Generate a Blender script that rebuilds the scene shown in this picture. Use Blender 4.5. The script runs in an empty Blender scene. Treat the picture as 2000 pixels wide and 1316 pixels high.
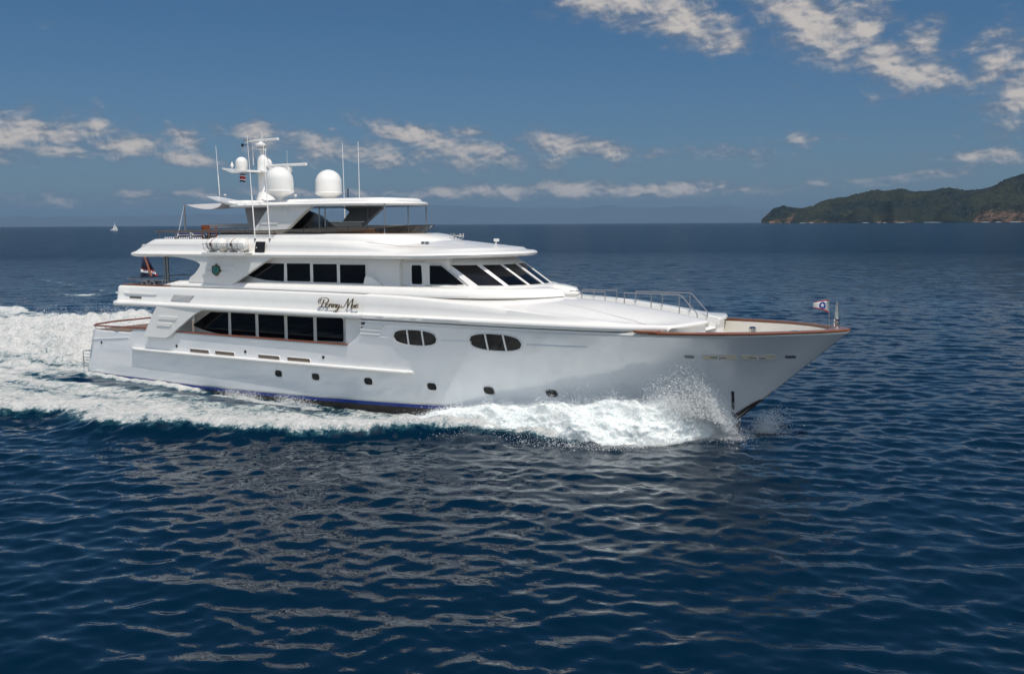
import bpy, math, random
import numpy as np
from mathutils import Matrix, Vector
random.seed(7); rng = np.random.default_rng(7)
sc = bpy.context.scene
C = sc.collection
# ------------------------------------------------------------------ camera
FPX = 1944.0
HAZE = 1.9e-5
YAW = math.radians(32.4)
CAM = np.array([46.7, -35.6, 7.85])
PITCH = math.atan((658 - 437.0) / FPX)
FW = np.array([-math.sin(YAW) * math.cos(PITCH), math.cos(YAW) * math.cos(PITCH), -math.sin(PITCH)])
r0 = np.cross(FW, [0, 0, 1]); r0 /= np.linalg.norm(r0); u0 = np.cross(r0, FW)
TL = math.atan(0.0055)
RT = r0 * math.cos(TL) - u0 * math.sin(TL); UP = u0 * math.cos(TL) + r0 * math.sin(TL)
def U(px, py, x=None, y=None, z=None):
    d = FW + RT * (px - 1000) / FPX + UP * (658 - py) / FPX
    k = (x - CAM[0]) / d[0] if x is not None else (y - CAM[1]) / d[1] if y is not None else (z - CAM[2]) / d[2]
    return CAM + d * k
cam = bpy.data.objects.new("camera", bpy.data.cameras.new("camera")); C.objects.link(cam)
cam.data.lens = FPX / 2000 * 36; cam.data.sensor_width = 36; cam.data.clip_start = 0.5; cam.data.clip_end = 1000000
M4 = Matrix.Identity(4)
for i in range(3):
    M4[i][0] = RT[i]; M4[i][1] = UP[i]; M4[i][2] = -FW[i]; M4[i][3] = CAM[i]
cam.matrix_world = M4
sc.camera = cam
# ------------------------------------------------------------------ sun
SD = np.array([0.40, -0.25, 1.0]); SD /= np.linalg.norm(SD)
sl = bpy.data.lights.new("sun", 'SUN'); sl.energy = 3.8; sl.angle = math.radians(0.5); sl.color = (1.0, 0.935, 0.84)
sun = bpy.data.objects.new("sun", sl); C.objects.link(sun)
sun.rotation_euler = Vector(SD.tolist()).to_track_quat('Z', 'Y').to_euler()
sun.location = (0, 0, 60)
sc.view_settings.view_transform = 'Standard'; sc.view_settings.look = 'None'
sc.view_settings.exposure = 0.0; sc.view_settings.gamma = 1.0; sc.view_settings.use_curve_mapping = False
sc.cycles.max_bounces = 8; sc.cycles.volume_bounces = 1; sc.cycles.transparent_max_bounces = 12
# ------------------------------------------------------------------ world sky with clouds
class NT:
    def __init__(s, nt): s.nt = nt
    def n(s, t, **k):
        nd = s.nt.nodes.new(t)
        for a, v in k.items():
            if a.startswith('i_'):
                key = a[2:]; key = int(key) if key.isdigit() else key.replace('_', ' ')
                if hasattr(v, 'is_linked') or hasattr(v, 'links'): s.nt.links.new(v, nd.inputs[key])
                else: nd.inputs[key].default_value = v
            else: setattr(nd, a, v)
        return nd
    def m(s, op, a, b=None, c=None, clamp=False):
        nd = s.nt.nodes.new('ShaderNodeMath'); nd.operation = op; nd.use_clamp = clamp
        for i, v in enumerate((a, b, c)):
            if v is None: continue
            if isinstance(v, (int, float)): nd.inputs[i].default_value = v
            else: s.nt.links.new(v, nd.inputs[i])
        return nd.outputs[0]
    def mix(s, f, a, b):
        nd = s.nt.nodes.new('ShaderNodeMix'); nd.data_type = 'RGBA'
        for i, v in ((0, f), (6, a), (7, b)):
            if isinstance(v, (int, float, tuple)): nd.inputs[i].default_value = v
            else: s.nt.links.new(v, nd.inputs[i])
        return nd.outputs[2]
    def l(s, a, b): s.nt.links.new(a, b)
W = bpy.data.worlds.new("World"); sc.world = W; W.use_nodes = True
w = NT(W.node_tree); W.node_tree.nodes.clear()
sky = w.n('ShaderNodeTexSky', sky_type='NISHITA', sun_disc=False)
sky.sun_elevation = math.asin(SD[2]); sky.sun_rotation = math.atan2(SD[0], SD[1])
sky.altitude = 0; sky.air_density = 1.0; sky.dust_density = 0.6; sky.ozone_density = 2.5
tc = w.n('ShaderNodeTexCoord'); sep = w.n('ShaderNodeSeparateXYZ', i_0=tc.outputs['Generated'])
X, Y, Z = sep.outputs
# azimuth to the right of the photo's axis and elevation, both in degrees
az0 = math.atan2(FW[1], FW[0])
azr = w.m('MULTIPLY', w.m('ARCTAN2', w.m('SUBTRACT', w.m('MULTIPLY', X, math.sin(az0)), w.m('MULTIPLY', Y, math.cos(az0))),
                          w.m('ADD', w.m('MULTIPLY', X, math.cos(az0)), w.m('MULTIPLY', Y, math.sin(az0)))), 57.2958)
el = w.m('MULTIPLY', w.m('ARCSINE', Z), 57.2958)
def azel(px, py):
    d = FW + RT * (px - 1000) / FPX + UP * (658 - py) / FPX
    a = math.degrees(az0 - math.atan2(d[1], d[0]));
    return a, math.degrees(math.atan2(d[2], math.hypot(d[0], d[1])))
comb = w.n('ShaderNodeCombineXYZ', i_0=azr, i_1=w.m('MULTIPLY', el, 1.7), i_2=0.0)
wn = w.n('ShaderNodeTexNoise', i_Vector=comb.outputs[0], i_Scale=0.6, i_Detail=7.0, i_Roughness=0.5, i_Distortion=0.1)
wn2 = w.n('ShaderNodeTexNoise', i_Vector=comb.outputs[0], i_Scale=1.3, i_Detail=8.0, i_Roughness=0.65, i_Distortion=0.2)
# (px, py, half width px, half height px, tilt deg, weight)
BL = [(1215, 10, 150, 34, -10, 1.3), (1330, 38, 120, 36, -18, 1.4), (1410, 66, 55, 32, -20, 1.2), (1560, 20, 120, 40, -15, 1.1), (1600, 55, 110, 50, -30, 1.4), (1690, 70, 50, 34, -35, 1.1), (1745, 125, 85, 40, -25, 1.4), (1810, 142, 55, 38, -20, 1.2), (1808, 85, 36, 36, 10, 1.1),
      (1955, 120, 50, 50, -35, 1.2), (1985, 190, 60, 50, -10, 1.3), (2040, 140, 60, 60, 0, 1.2), (1700, 20, 60, 40, 0, .7), (1870, 170, 60, 30, -20, .7),
      (60, 258, 170, 34, 0, 1.25), (-40, 270, 150, 40, 0, 1.2), (178, 245, 42, 14, 0, 1.3), (250, 285, 150, 22, -4, 1.1), (362, 272, 46, 20, -18, 1.25), (120, 290, 160, 20, 0, 1.0), (335, 305, 110, 16, -8, .95),
      (520, 262, 110, 20, -4, 1.1), (600, 280, 130, 24, -6, 1.0), (523, 247, 24, 7, 0, 1.0), (648, 252, 16, 6, 0, 1.0), (800, 262, 85, 20, -12, 1.5), (850, 280, 90, 24, -14, 1.3), (935, 290, 75, 17, -8, 1.4), (905, 259, 45, 12, -4, 1.2), (1080, 276, 70, 18, -5, 1.3), (1120, 292, 100, 22, -5, 1.15), (1195, 300, 70, 20, -4, 1.0), (1165, 283, 30, 9, 0, 1.1),
      (740, 300, 260, 28, 0, .9), (950, 315, 220, 24, 0, .75), (1560, 274, 70, 12, 0, .85), (1910, 304, 90, 11, 3, 1.1), (1960, 315, 80, 14, 0, .8), (1400, 300, 120, 18, 0, .7), (1300, 300, 60, 14, 0, .7),
      (1110, 371, 110, 17, 0, 1.5), (960, 374, 140, 14, 0, 1.4), (1280, 372, 200, 15, 0, 1.35), (1000, 385, 60, 10, 0, 1.0), (800, 380, 160, 10, 0, .9), (560, 378, 300, 12, 0, .8), (280, 380, 90, 10, 0, .9), (1600, 355, 45, 9, 0, 1.0), (1700, 350, 130, 13, 0, .8), (1430, 372, 90, 9, 0, .9), (1820, 340, 90, 10, 0, .7), (120, 395, 260, 14, 0, .6)]
tot = None
for px, py, hw, hh, tilt, wt in BL:
    hw *= 1.15; hh *= 1.25; wt = wt + (.22 if wt < 1 else .1)
    a, e = azel(px, py); k = FPX * math.pi / 180
    sx, sy = hw / k, hh / k; t = math.radians(tilt)
    dx = w.m('SUBTRACT', azr, a); dy = w.m('SUBTRACT', el, e)
    uu = w.m('ADD', w.m('MULTIPLY', dx, math.cos(t) / sx), w.m('MULTIPLY', dy, math.sin(t) / sx))
    vv = w.m('ADD', w.m('MULTIPLY', dx, -math.sin(t) / sy), w.m('MULTIPLY', dy, math.cos(t) / sy))
    r2 = w.m('ADD', w.m('MULTIPLY', uu, uu), w.m('MULTIPLY', vv, vv))
    g = w.m('MULTIPLY', w.m('EXPONENT', w.m('MULTIPLY', r2, -1.0)), wt)
    tot = g if tot is None else w.m('MAXIMUM', tot, g)
# added unseen clouds: overhead for the water to mirror, behind camera as hull fill
gen = w.n('ShaderNodeTexNoise', i_Vector=tc.outputs['Generated'], i_Scale=2.2, i_Detail=7.0, i_Roughness=0.55)
hi = w.n('ShaderNodeMapRange', i_0=el, i_1=17.0, i_2=30.0)
bk2 = w.n('ShaderNodeMapRange', i_0=w.m('ABSOLUTE', azr), i_1=60.0, i_2=120.0, i_3=0.0, i_4=1.0)
gm = w.m('MULTIPLY', w.m('MULTIPLY', w.m('SUBTRACT', gen.outputs[0], 0.42), 4.5, clamp=True), w.m('MAXIMUM', w.m('MULTIPLY', hi.outputs[0], 0.2), bk2.outputs[0]))
tot = w.m('MAXIMUM', tot, gm)
nz = w.m('ADD', w.m('MULTIPLY', wn.outputs[0], 0.82), w.m('MULTIPLY', wn2.outputs[0], 0.18))
dens = w.n('ShaderNodeMapRange', interpolation_type='SMOOTHSTEP', i_0=w.m('ADD', tot, w.m('MULTIPLY', w.m('SUBTRACT', nz, 0.5), 2.7)), i_1=0.22, i_2=1.5, i_3=0.0, i_4=1.0)
cu = w.n('ShaderNodeCombineXYZ', i_0=w.m('ADD', azr, .10), i_1=w.m('MULTIPLY', w.m('ADD', el, .16), 1.7), i_2=0.0)
wu = w.n('ShaderNodeTexNoise', i_Vector=cu.outputs[0], i_Scale=0.55, i_Detail=5.0, i_Roughness=0.55, i_Distortion=0.35)
wd_ = w.n('ShaderNodeTexNoise', i_Vector=comb.outputs[0], i_Scale=0.55, i_Detail=5.0, i_Roughness=0.55, i_Distortion=0.35)
topl = w.m('MULTIPLY', w.m('SUBTRACT', wd_.outputs[0], wu.outputs[0]), 4.0)
lit = w.n('ShaderNodeMapRange', interpolation_type='SMOOTHSTEP', i_0=w.m('ADD', topl, w.m('ADD', tot, w.m('MULTIPLY', w.m('SUBTRACT', nz, 0.5), 3.0))), i_1=0.45, i_2=1.75, i_3=0.0, i_4=1.0)
ccol = w.mix(lit.outputs[0], (0.17 * 9, 0.21 * 9, 0.28 * 9, 1), (0.66 * 9, 0.605 * 9, 0.56 * 9, 1))
low = w.n('ShaderNodeMapRange', i_0=el, i_1=1.0, i_2=6.0, i_3=1.0, i_4=0.95)
# the clear sky: Nishita, muted as the photo's film shows it
skm = w.n('ShaderNodeHueSaturation', i_Saturation=0.92, i_Value=1.0, i_Color=sky.outputs[0])
skt = w.n('ShaderNodeMix', data_type='RGBA', blend_type='MULTIPLY'); skt.inputs[0].default_value = 1.0
w.l(skm.outputs[0], skt.inputs[6]); hz_ = w.n('ShaderNodeMapRange', i_0=el, i_1=0.0, i_2=11.0); bk_ = w.n('ShaderNodeMapRange', i_0=w.m('ABSOLUTE', azr), i_1=50.0, i_2=110.0)
w.l(w.mix(bk_.outputs[0], w.mix(hz_.outputs[0], (0.30, 0.40, 0.55, 1), (0.23, 0.405, 0.56, 1)), (0.85, 0.90, 0.92, 1)), skt.inputs[7])
fin = w.mix(w.m('MULTIPLY', dens.outputs[0], low.outputs[0]), skt.outputs[2], ccol)
fm = w.n('ShaderNodeMix', data_type='RGBA', blend_type='MULTIPLY'); fm.inputs[0].default_value = 1.0; w.l(fin, fm.inputs[6]); w.l(w.mix(bk_.outputs[0], (1, 1, 1, 1), (2.25, 1.95, 1.65, 1)), fm.inputs[7]); fin = fm.outputs[2]  # sky behind the camera brightened and warmed as added fill for the hull
bg = w.n('ShaderNodeBackground', i_Color=fin, i_Strength=0.1); out = w.n('ShaderNodeOutputWorld'); w.l(bg.outputs[0], out.inputs[0])

# ------------------------------------------------------------------ materials
MATS = {}
def mat(name, col, rough=0.4, metal=0.0, coat=0.0, noise=None, bump=None, **k):
    m = bpy.data.materials.new(name); m.use_nodes = True; t = NT(m.node_tree)
    p = m.node_tree.nodes['Principled BSDF']
    p.inputs['Base Color'].default_value = (*col, 1); p.inputs['Roughness'].default_value = rough; p.inputs['Metallic'].default_value = metal
    p.inputs['Coat Weight'].default_value = coat; p.inputs['Coat Roughness'].default_value = 0.03
    for a, v in k.items(): p.inputs[a.replace('_', ' ')].default_value = v
    co = t.n('ShaderNodeTexCoord')
    if noise:
        s, amt, st = noise
        mp = t.n('ShaderNodeMapping', i_Vector=co.outputs['Object']); mp.inputs['Scale'].default_value = st
        nn = t.n('ShaderNodeTexNoise', i_Vector=mp.outputs[0], i_Scale=s, i_Detail=5.0, i_Roughness=0.6)
        f = t.n('ShaderNodeMapRange', i_0=nn.outputs[0], i_1=0.3, i_2=0.7, i_3=1 - amt, i_4=1 + amt * .4)
        mm = t.n('ShaderNodeMix', data_type='RGBA', blend_type='MULTIPLY'); mm.inputs[0].default_value = 1
        mm.inputs[6].default_value = (*col, 1); t.l(f.outputs[0], mm.inputs[7]); t.l(mm.outputs[2], p.inputs['Base Color'])
    if bump:
        s, st_ = bump
        nn = t.n('ShaderNodeTexNoise', i_Vector=co.outputs['Object'], i_Scale=s, i_Detail=4.0)
        b = t.n('ShaderNodeBump', i_Strength=st_, i_Distance=0.02, i_Height=nn.outputs[0]); t.l(b.outputs[0], p.inputs['Normal'])
    MATS[name] = m
    return m
GEL = mat('white_gelcoat', (0.80, 0.785, 0.755), 0.28, coat=0.6, noise=(1.4, 0.035, (1, 1, 1)), bump=(0.9, 0.05))
HULLM = mat('hull_paint', (0.80, 0.81, 0.825), 0.16, metal=0.10, coat=1.0, noise=(0.5, 0.05, (1, 1, 2)), bump=(0.55, 0.22))
NONSK = mat('nonskid_deck', (0.72, 0.715, 0.70), 0.75, noise=(3, 0.05, (1, 1, 1)), bump=(90, 0.3))
GLASS = mat('dark_glass', (0.004, 0.005, 0.008), 0.03, noise=(0.8, 0.3, (1, 1, 1)))
GLASS.node_tree.nodes['Principled BSDF'].inputs['IOR'].default_value = 1.42
TEAK = mat('varnished_teak', (0.24, 0.075, 0.03), 0.3, coat=0.5, noise=(9, 0.4, (1, 8, 8)))
TEAKD = mat('teak_deck', (0.30, 0.17, 0.09), 0.6, noise=(5, 0.3, (1, 12, 1)))
STEEL = mat('stainless_steel', (0.62, 0.62, 0.62), 0.16, 1.0, noise=(20, 0.1, (1, 1, 1)))
DSTEEL = mat('dull_steel', (0.30, 0.31, 0.33), 0.35, 0.7, noise=(20, 0.1, (1, 1, 1)))
BLACK = mat('black_plastic', (0.008, 0.008, 0.012), 0.45, noise=(20, 0.3, (1, 1, 1)))
BLUE = mat('blue_boot_paint', (0.015, 0.045, 0.28), 0.3, noise=(2, 0.2, (1, 1, 1)))
BOTTOM = mat('dark_bottom_paint', (0.045, 0.034, 0.03), 0.7, noise=(3, 0.35, (1, 1, 1)))
NAVY = mat('navy_cloth', (0.015, 0.02, 0.06), 0.85, noise=(5, 0.3, (1, 1, 1)))
RED = mat('red_cloth', (0.42, 0.02, 0.025), 0.85, noise=(5, 0.2, (1, 1, 1)))
WHITEC = mat('white_cloth', (0.72, 0.72, 0.72), 0.85, noise=(5, 0.1, (1, 1, 1)))
SHADE = mat('grey_awning', (0.42, 0.42, 0.43), 0.8, noise=(2, 0.1, (1, 1, 1)))
GOLD = mat('dark_gold', (0.16, 0.12, 0.06), 0.35, 0.6, noise=(8, 0.4, (1, 1, 1)))
TEAL = mat('teal_enamel', (0.01, 0.22, 0.22), 0.35, noise=(14, 0.5, (1, 1, 1)))
LINER = mat('cream_liner', (0.85, 0.74, 0.56), 0.5, noise=(3, 0.1, (1, 1, 1)))
INNER = mat('bulwark_lining', (0.50, 0.475, 0.43), 0.55, noise=(2, 0.08, (1, 1, 1)))
GREYP = mat('grey_paint', (0.36, 0.355, 0.36), 0.45, noise=(2, 0.1, (1, 1, 1)))
BRONZE = mat('bronze_fitting', (0.20, 0.16, 0.13), 0.4, 0.6, noise=(12, 0.3, (1, 1, 1)))
SAND = mat('cushion_tan', (0.35, 0.17, 0.08), 0.8, noise=(8, 0.25, (1, 1, 1)))
def smoked(name, col, alpha):
    m = bpy.data.materials.new(name); m.use_nodes = True; t = NT(m.node_tree); m.node_tree.nodes.clear()
    g = t.n('ShaderNodeBsdfGlossy', i_Color=(1, 1, 1, 1), i_Roughness=0.03); tr = t.n('ShaderNodeBsdfTransparent', i_Color=(*col, 1))
    d = t.n('ShaderNodeBsdfDiffuse', i_Color=(0.03, 0.028, 0.025, 1)); a = t.n('ShaderNodeMixShader', i_0=alpha); t.l(tr.outputs[0], a.inputs[1]); t.l(d.outputs[0], a.inputs[2])
    fr = t.n('ShaderNodeFresnel', i_IOR=1.45); b = t.n('ShaderNodeMixShader', i_0=fr.outputs[0]); t.l(a.outputs[0], b.inputs[1]); t.l(g.outputs[0], b.inputs[2])
    o = t.n('ShaderNodeOutputMaterial'); t.l(b.outputs[0], o.inputs[0]); return m
SMOKE = smoked('smoked_acrylic', (0.34, 0.30, 0.26), 0.35)
CLEARG = smoked('tinted_panel', (0.55, 0.55, 0.52), 0.25)
def stripes(name, a, b, ax, n):
    m = mat(name, a, 0.85, noise=(5, .1, (1, 1, 1))); t = NT(m.node_tree); p = m.node_tree.nodes['Principled BSDF']
    co = t.n('ShaderNodeTexCoord'); s = t.n('ShaderNodeSeparateXYZ', i_0=co.outputs['Object'])
    f = t.m('GREATER_THAN', t.m('FRACT', t.m('MULTIPLY', s.outputs[ax], n)), 0.5)
    t.l(t.mix(f, (*a, 1), (*b, 1)), p.inputs['Base Color']); return m
STRW = stripes('striped_towelling', (0.75, 0.75, 0.78), (0.03, 0.04, 0.12), 0, 6.2)
STRN = stripes('striped_navy_canvas', (0.012, 0.016, 0.045), (0.30, 0.32, 0.40), 0, 6.5)
# ------------------------------------------------------------------ mesh helpers
def link(name, V, F, m, parent=None, smooth=38, bevel=None, mats=None):
    me = bpy.data.meshes.new(name); me.from_pydata([tuple(map(float, v)) for v in V], [], [tuple(f) for f in F]); me.update()
    ms = m if isinstance(m, (list, tuple)) else [m]
    for q in ms: me.materials.append(q)
    if smooth:
        me.polygons.foreach_set('use_smooth', [True] * len(me.polygons)); me.set_sharp_from_angle(angle=math.radians(smooth))
    o = bpy.data.objects.new(name, me); C.objects.link(o)
    if parent is not None: o.parent = parent
    if bevel:
        b = o.modifiers.new('bevel', 'BEVEL'); b.width = bevel; b.segments = 3; b.limit_method = 'ANGLE'; b.angle_limit = math.radians(35); b.harden_normals = True
    return o
class MB:
    def __init__(s): s.v = []; s.f = []
    def add(s, v, f):
        b = len(s.v); s.v += [tuple(map(float, q)) for q in v]; s.f += [tuple(i + b for i in q) for q in f]; return s
    def box(s, c, d, rz=0, ry=0):
        h = [q / 2 for q in d]; R = Matrix.Rotation(rz, 3, 'Z') @ Matrix.Rotation(ry, 3, 'Y')
        vs = [Vector(c) + R @ Vector((i * h[0], j * h[1], k * h[2])) for i in (-1, 1) for j in (-1, 1) for k in (-1, 1)]
        return s.add(vs, [(0, 1, 3, 2), (4, 6, 7, 5), (0, 4, 5, 1), (2, 3, 7, 6), (0, 2, 6, 4), (1, 5, 7, 3)])
    def grid(s, rows, cu=False, cv=False):
        n = len(rows); m = len(rows[0]); v = [p for r in rows for p in r]; f = []
        for i in range(n if cu else n - 1):
            for j in range(m if cv else m - 1):
                a = i * m + j; b = i * m + (j + 1) % m; c = ((i + 1) % n) * m + (j + 1) % m; d = ((i + 1) % n) * m + j
                f.append((a, b, c, d))
        return s.add(v, f)
    def tube(s, pts, r, n=8, cap=True):
        pts = [Vector(p) for p in pts]; rows = []; rs = r if isinstance(r, (list, tuple)) else [r] * len(pts); up = None
        for i, p in enumerate(pts):
            t = (pts[min(i + 1, len(pts) - 1)] - pts[max(i - 1, 0)]).normalized()
            if up is None: up = Vector((0, 0, 1)) if abs(t.z) < .9 else Vector((1, 0, 0))
            a = t.cross(up).normalized(); b = a.cross(t); up = b
            rows.append([p + (a * math.cos(q) + b * math.sin(q)) * rs[i] for q in [2 * math.pi * k / n for k in range(n)]])
        b0 = len(s.v); s.grid(rows, cv=True)
        if cap:
            s.f.append(tuple(b0 + k for k in range(n))[::-1]); s.f.append(tuple(b0 + (len(rows) - 1) * n + k for k in range(n)))
        return s
    def prism(s, poly, y0, y1, ax='y'):
        n = len(poly)
        mk = (lambda p, t: (p[0], t, p[1])) if ax == 'y' else (lambda p, t: (p[0], p[1], t)) if ax == 'z' else (lambda p, t: (t, p[0], p[1]))
        v = [mk(p, y0) for p in poly] + [mk(p, y1) for p in poly]
        return s.add(v, [tuple(range(n)), tuple(range(2 * n - 1, n - 1, -1))] + [(i, i + n, (i + 1) % n + n, (i + 1) % n) for i in range(n)])
    def lathe(s, c, prof, n=28, axis='z'):
        rows = []
        for r, z in prof:
            row = []
            for k in range(n):
                q = 2 * math.pi * k / n; a, b = r * math.cos(q), r * math.sin(q)
                row.append((c[0] + a, c[1] + b, c[2] + z) if axis == 'z' else (c[0] + z, c[1] + a, c[2] + b) if axis == 'x' else (c[0] + a, c[1] + z, c[2] + b))
            rows.append(row)
        return s.grid(rows, cv=True)
    def mirror(s):
        b = len(s.v); v = list(s.v); f = list(s.f)
        s.v += [(p[0], -p[1], p[2]) for p in v]; s.f += [tuple(i + b for i in q)[::-1] for q in f]; return s
    two = False
    def both(s): s.two = True; return s
    def build(s, name, m, parent=None, smooth=38, bevel=None):
        if s.two: link(name, [(p[0], -p[1], p[2]) for p in s.v], [tuple(q)[::-1] for q in s.f], m, parent, smooth, bevel)
        return link(name, s.v, s.f, m, parent, smooth, bevel)
def fixn(o):
    import bmesh
    bm = bmesh.new(); bm.from_mesh(o.data); bmesh.ops.recalc_face_normals(bm, faces=bm.faces); bm.to_mesh(o.data); bm.free(); return o
def rnd(poly, r, seg=4):
    out = []; n = len(poly); rr = r if isinstance(r, (list, tuple)) else [r] * n
    for i in range(n):
        p = np.array(poly[i], float); a = np.array(poly[i - 1], float); b = np.array(poly[(i + 1) % n], float)
        la = np.linalg.norm(a - p); lb = np.linalg.norm(b - p); q = min(rr[i], la * .48, lb * .48)
        if q < 1e-4: out.append(tuple(p)); continue
        A = p + (a - p) / la * q; B = p + (b - p) / lb * q
        for k in range(seg + 1):
            t = k / seg; out.append(tuple((1 - t) ** 2 * A + 2 * t * (1 - t) * p + t * t * B))
    return out
def lerp(a, b, t): return a + (b - a) * t
def sm(x, a, b): t = np.clip((np.asarray(x, float) - a) / (b - a), 0, 1); return t * t * (3 - 2 * t)
def pch(xs, ys):
    xs = np.array(xs, float); ys = np.array(ys, float); h = np.diff(xs); d = np.diff(ys) / h; mm = np.zeros(len(xs))
    for i in range(1, len(xs) - 1):
        if d[i - 1] * d[i] > 0: mm[i] = 2 * d[i - 1] * d[i] / (d[i - 1] + d[i])
    mm[0] = d[0]; mm[-1] = d[-1]
    def f(x):
        x = np.clip(np.asarray(x, float), xs[0], xs[-1]); i = np.clip(np.searchsorted(xs, x) - 1, 0, len(xs) - 2); t = (x - xs[i]) / h[i]
        return (2 * t**3 - 3 * t**2 + 1) * ys[i] + (t**3 - 2 * t**2 + t) * h[i] * mm[i] + (-2 * t**3 + 3 * t**2) * ys[i + 1] + (t**3 - t**2) * h[i] * mm[i + 1]
    return f
def empty(name, loc=(0, 0, 0)):
    o = bpy.data.objects.new(name, None); C.objects.link(o); o.location = loc; o.empty_display_size = .5; return o
def tag(o, label, cat, group=None, kind=None):
    o['label'] = label
    if cat: o['category'] = cat
    if group: o['group'] = group
    if kind: o['kind'] = kind
    return o
# ================================================================== THE YACHT
Yt = empty('motor_yacht')
tag(Yt, 'long white three deck motor yacht with dark windows ploughing through the sea', 'motor yacht')
xs_ = lambda z: 34.0 + (z - .4) * 1.135 if z < 4.4 else 38.5      # stem
xt_ = lambda z: -0.54 + (z - .3) * .34                            # transom
Ftop = pch([0, .25, .5, 1.1, 2.1, 3.1, 4.1, 5.1, 6.1, 7.1, 9.1, 12, 16, 28, 32, 38.6], [0, .38, .66, 1.15, 1.92, 2.47, 2.82, 3.07, 3.25, 3.4, 3.6, 3.73, 3.76, 3.74, 3.66, 3.45])
Fbot = pch([0, .3, 1, 3, 6, 10, 15, 20, 26, 34.6, 36], [0, .07, .22, .75, 1.55, 2.45, 3.15, 3.42, 3.5, 3.35, 3.3])
def hb(x, z):
    zz = max(z, -.2); s = max(xs_(zz) - x, 0); t = min(max((zz - .3) / 3.7, 0), 1)
    g = .72 * t + .28 * t * t
    b = float(lerp(Fbot(s), Ftop(s), g))
    if z < .3: b *= 1 - .10 * ((.3 - z) / 1.2) ** 1.5
    return b
T = lambda x: float(np.interp(x, [-1, 3.35, 3.7, 5, 7, 18.05, 18.72, 18.80, 31.6, 34, 38.6], [2.45, 2.47, 2.64, 2.66, 2.70, 2.72, 3.16, 3.87, 3.9, 3.95, 4.06]))
zboot = lambda x: float(np.interp(x, [-1, 3, 12, 23, 30, 38], [.17, .16, .14, .31, .42, .5]))
uc = sorted(set(list(np.linspace(0, 1, 150)) + [(x - .2) / (37.2 - .2) for x in (3.3, 3.7, 18.0, 18.1, 18.66, 18.74, 18.80, 18.84)] + [1 - .2 / 38, 1 - .4 / 38, 1 - .8 / 38, 1 - .05 / 38]))
def hullrows(zlo, zhi, n):
    rows = []
    for u in uc:
        zt = 3.0
        for _ in range(5):
            x = lerp(xt_(zt), xs_(zt), u); zt = T(x)
        x1 = x; a = zlo(x1); b = zhi(x1); r = []
        for j in range(n + 1):
            z = lerp(a, b, j / n); xx = lerp(xt_(z), xs_(z), u); r.append((xx, -hb(xx, z), z))
        rows.append(r)
    return rows
m = MB().grid(hullrows(lambda x: zboot(x), lambda x: T(x), 26)).mirror()
hull = m.build('hull', INNER, Yt, 30); hull.data.materials.append(HULLM)
sd = hull.modifiers.new('solid', 'SOLIDIFY'); sd.thickness = .09; sd.offset = 1.0; sd.material_offset = 1
o = MB().grid(hullrows(lambda x: zboot(x) - .15, lambda x: zboot(x), 2)).mirror().build('boot_stripe', BLUE, Yt)
o = MB().grid(hullrows(lambda x: -1.1, lambda x: zboot(x) - .15, 8)).mirror().build('underbody', BOTTOM, Yt)
# transom plate, swim platform and its rail
rows = []
for j in range(14):
    z = lerp(-.6, 2.45, j / 13); b = hb(xt_(z), z); rows.append([(xt_(z) + .012 - .12 * (1 - (y / b) ** 2), y, z) for y in np.linspace(-b, b, 17)])
MB().grid(rows).build('transom', HULLM, Yt)
m = MB().prism(rnd([(-.5, -3.3), (-1.25, -3.28), (-1.35, 2.9), (-.5, 3.1)], [0, .2, .4, 0]), .1, .22, 'z'); m.build('swim_platform', GEL, Yt, bevel=.03)
m = MB()
m.tube([(-1.12, -3.2, .22), (-1.12, -3.2, 1.20), (-.9, -3.2, 1.25), (-.3, -3.2, 1.24)], .026)
for k in range(5): m.tube([(-1.12, -3.2, .38 + .17 * k), (-.4, -3.2, .40 + .17 * k)], .015, 6)
m.tube([(-1.12, -3.2, 1.20), (-1.12, -2.1, 1.20)], .022); m.tube([(-1.12, -2.1, .2), (-1.12, -2.1, 1.20)], .022)
m.build('stern_rail', STEEL, Yt)
# decks and inner faces
def slab(plan, z0, z1, name, mt, bevel=None):
    return MB().prism(plan, z0, z1, 'z').build(name, mt, Yt, bevel=bevel)
def planhull(xa, xb, z, inset, n=24):
    X = np.linspace(xa, xb, n); L = [(x, -(hb(x, z) - inset)) for x in X]; return L + [(x, -y) for x, y in L[::-1]]
slab(planhull(.25, 19.5, 1.6, .14), 1.62, 1.70, 'main_deck', TEAKD)
slab(planhull(30.5, 36.3, 3.10, .16), 3.12, 3.22, 'bow_deck', NONSK)
# teak cap rails
def rail(xa, xb, zf, w, h, name, n=60, ins=0.0, par=None, mt=None, side=0):
    m = MB(); X = np.linspace(xa, xb, n); rows = []
    for x in X:
        z = zf(x); b = hb(x, z) + .06 - ins
        rows.append([(x, -(b), z), (x, -(b + .015), z + h * .5), (x, -b, z + h), (x, -(b - w), z + h), (x, -(b - w), z)])
    m.grid(rows, cv=True); k = len(rows[0]); m.f.append(tuple(range(k))); m.f.append(tuple((n - 1) * k + i for i in range(k))[::-1])
    if side != 1: m.both()
    return m.build(name, mt or TEAK, par or Yt)
rail(6.9, 18.07, lambda x: T(x), .2, .055, 'cap_rail')
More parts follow.
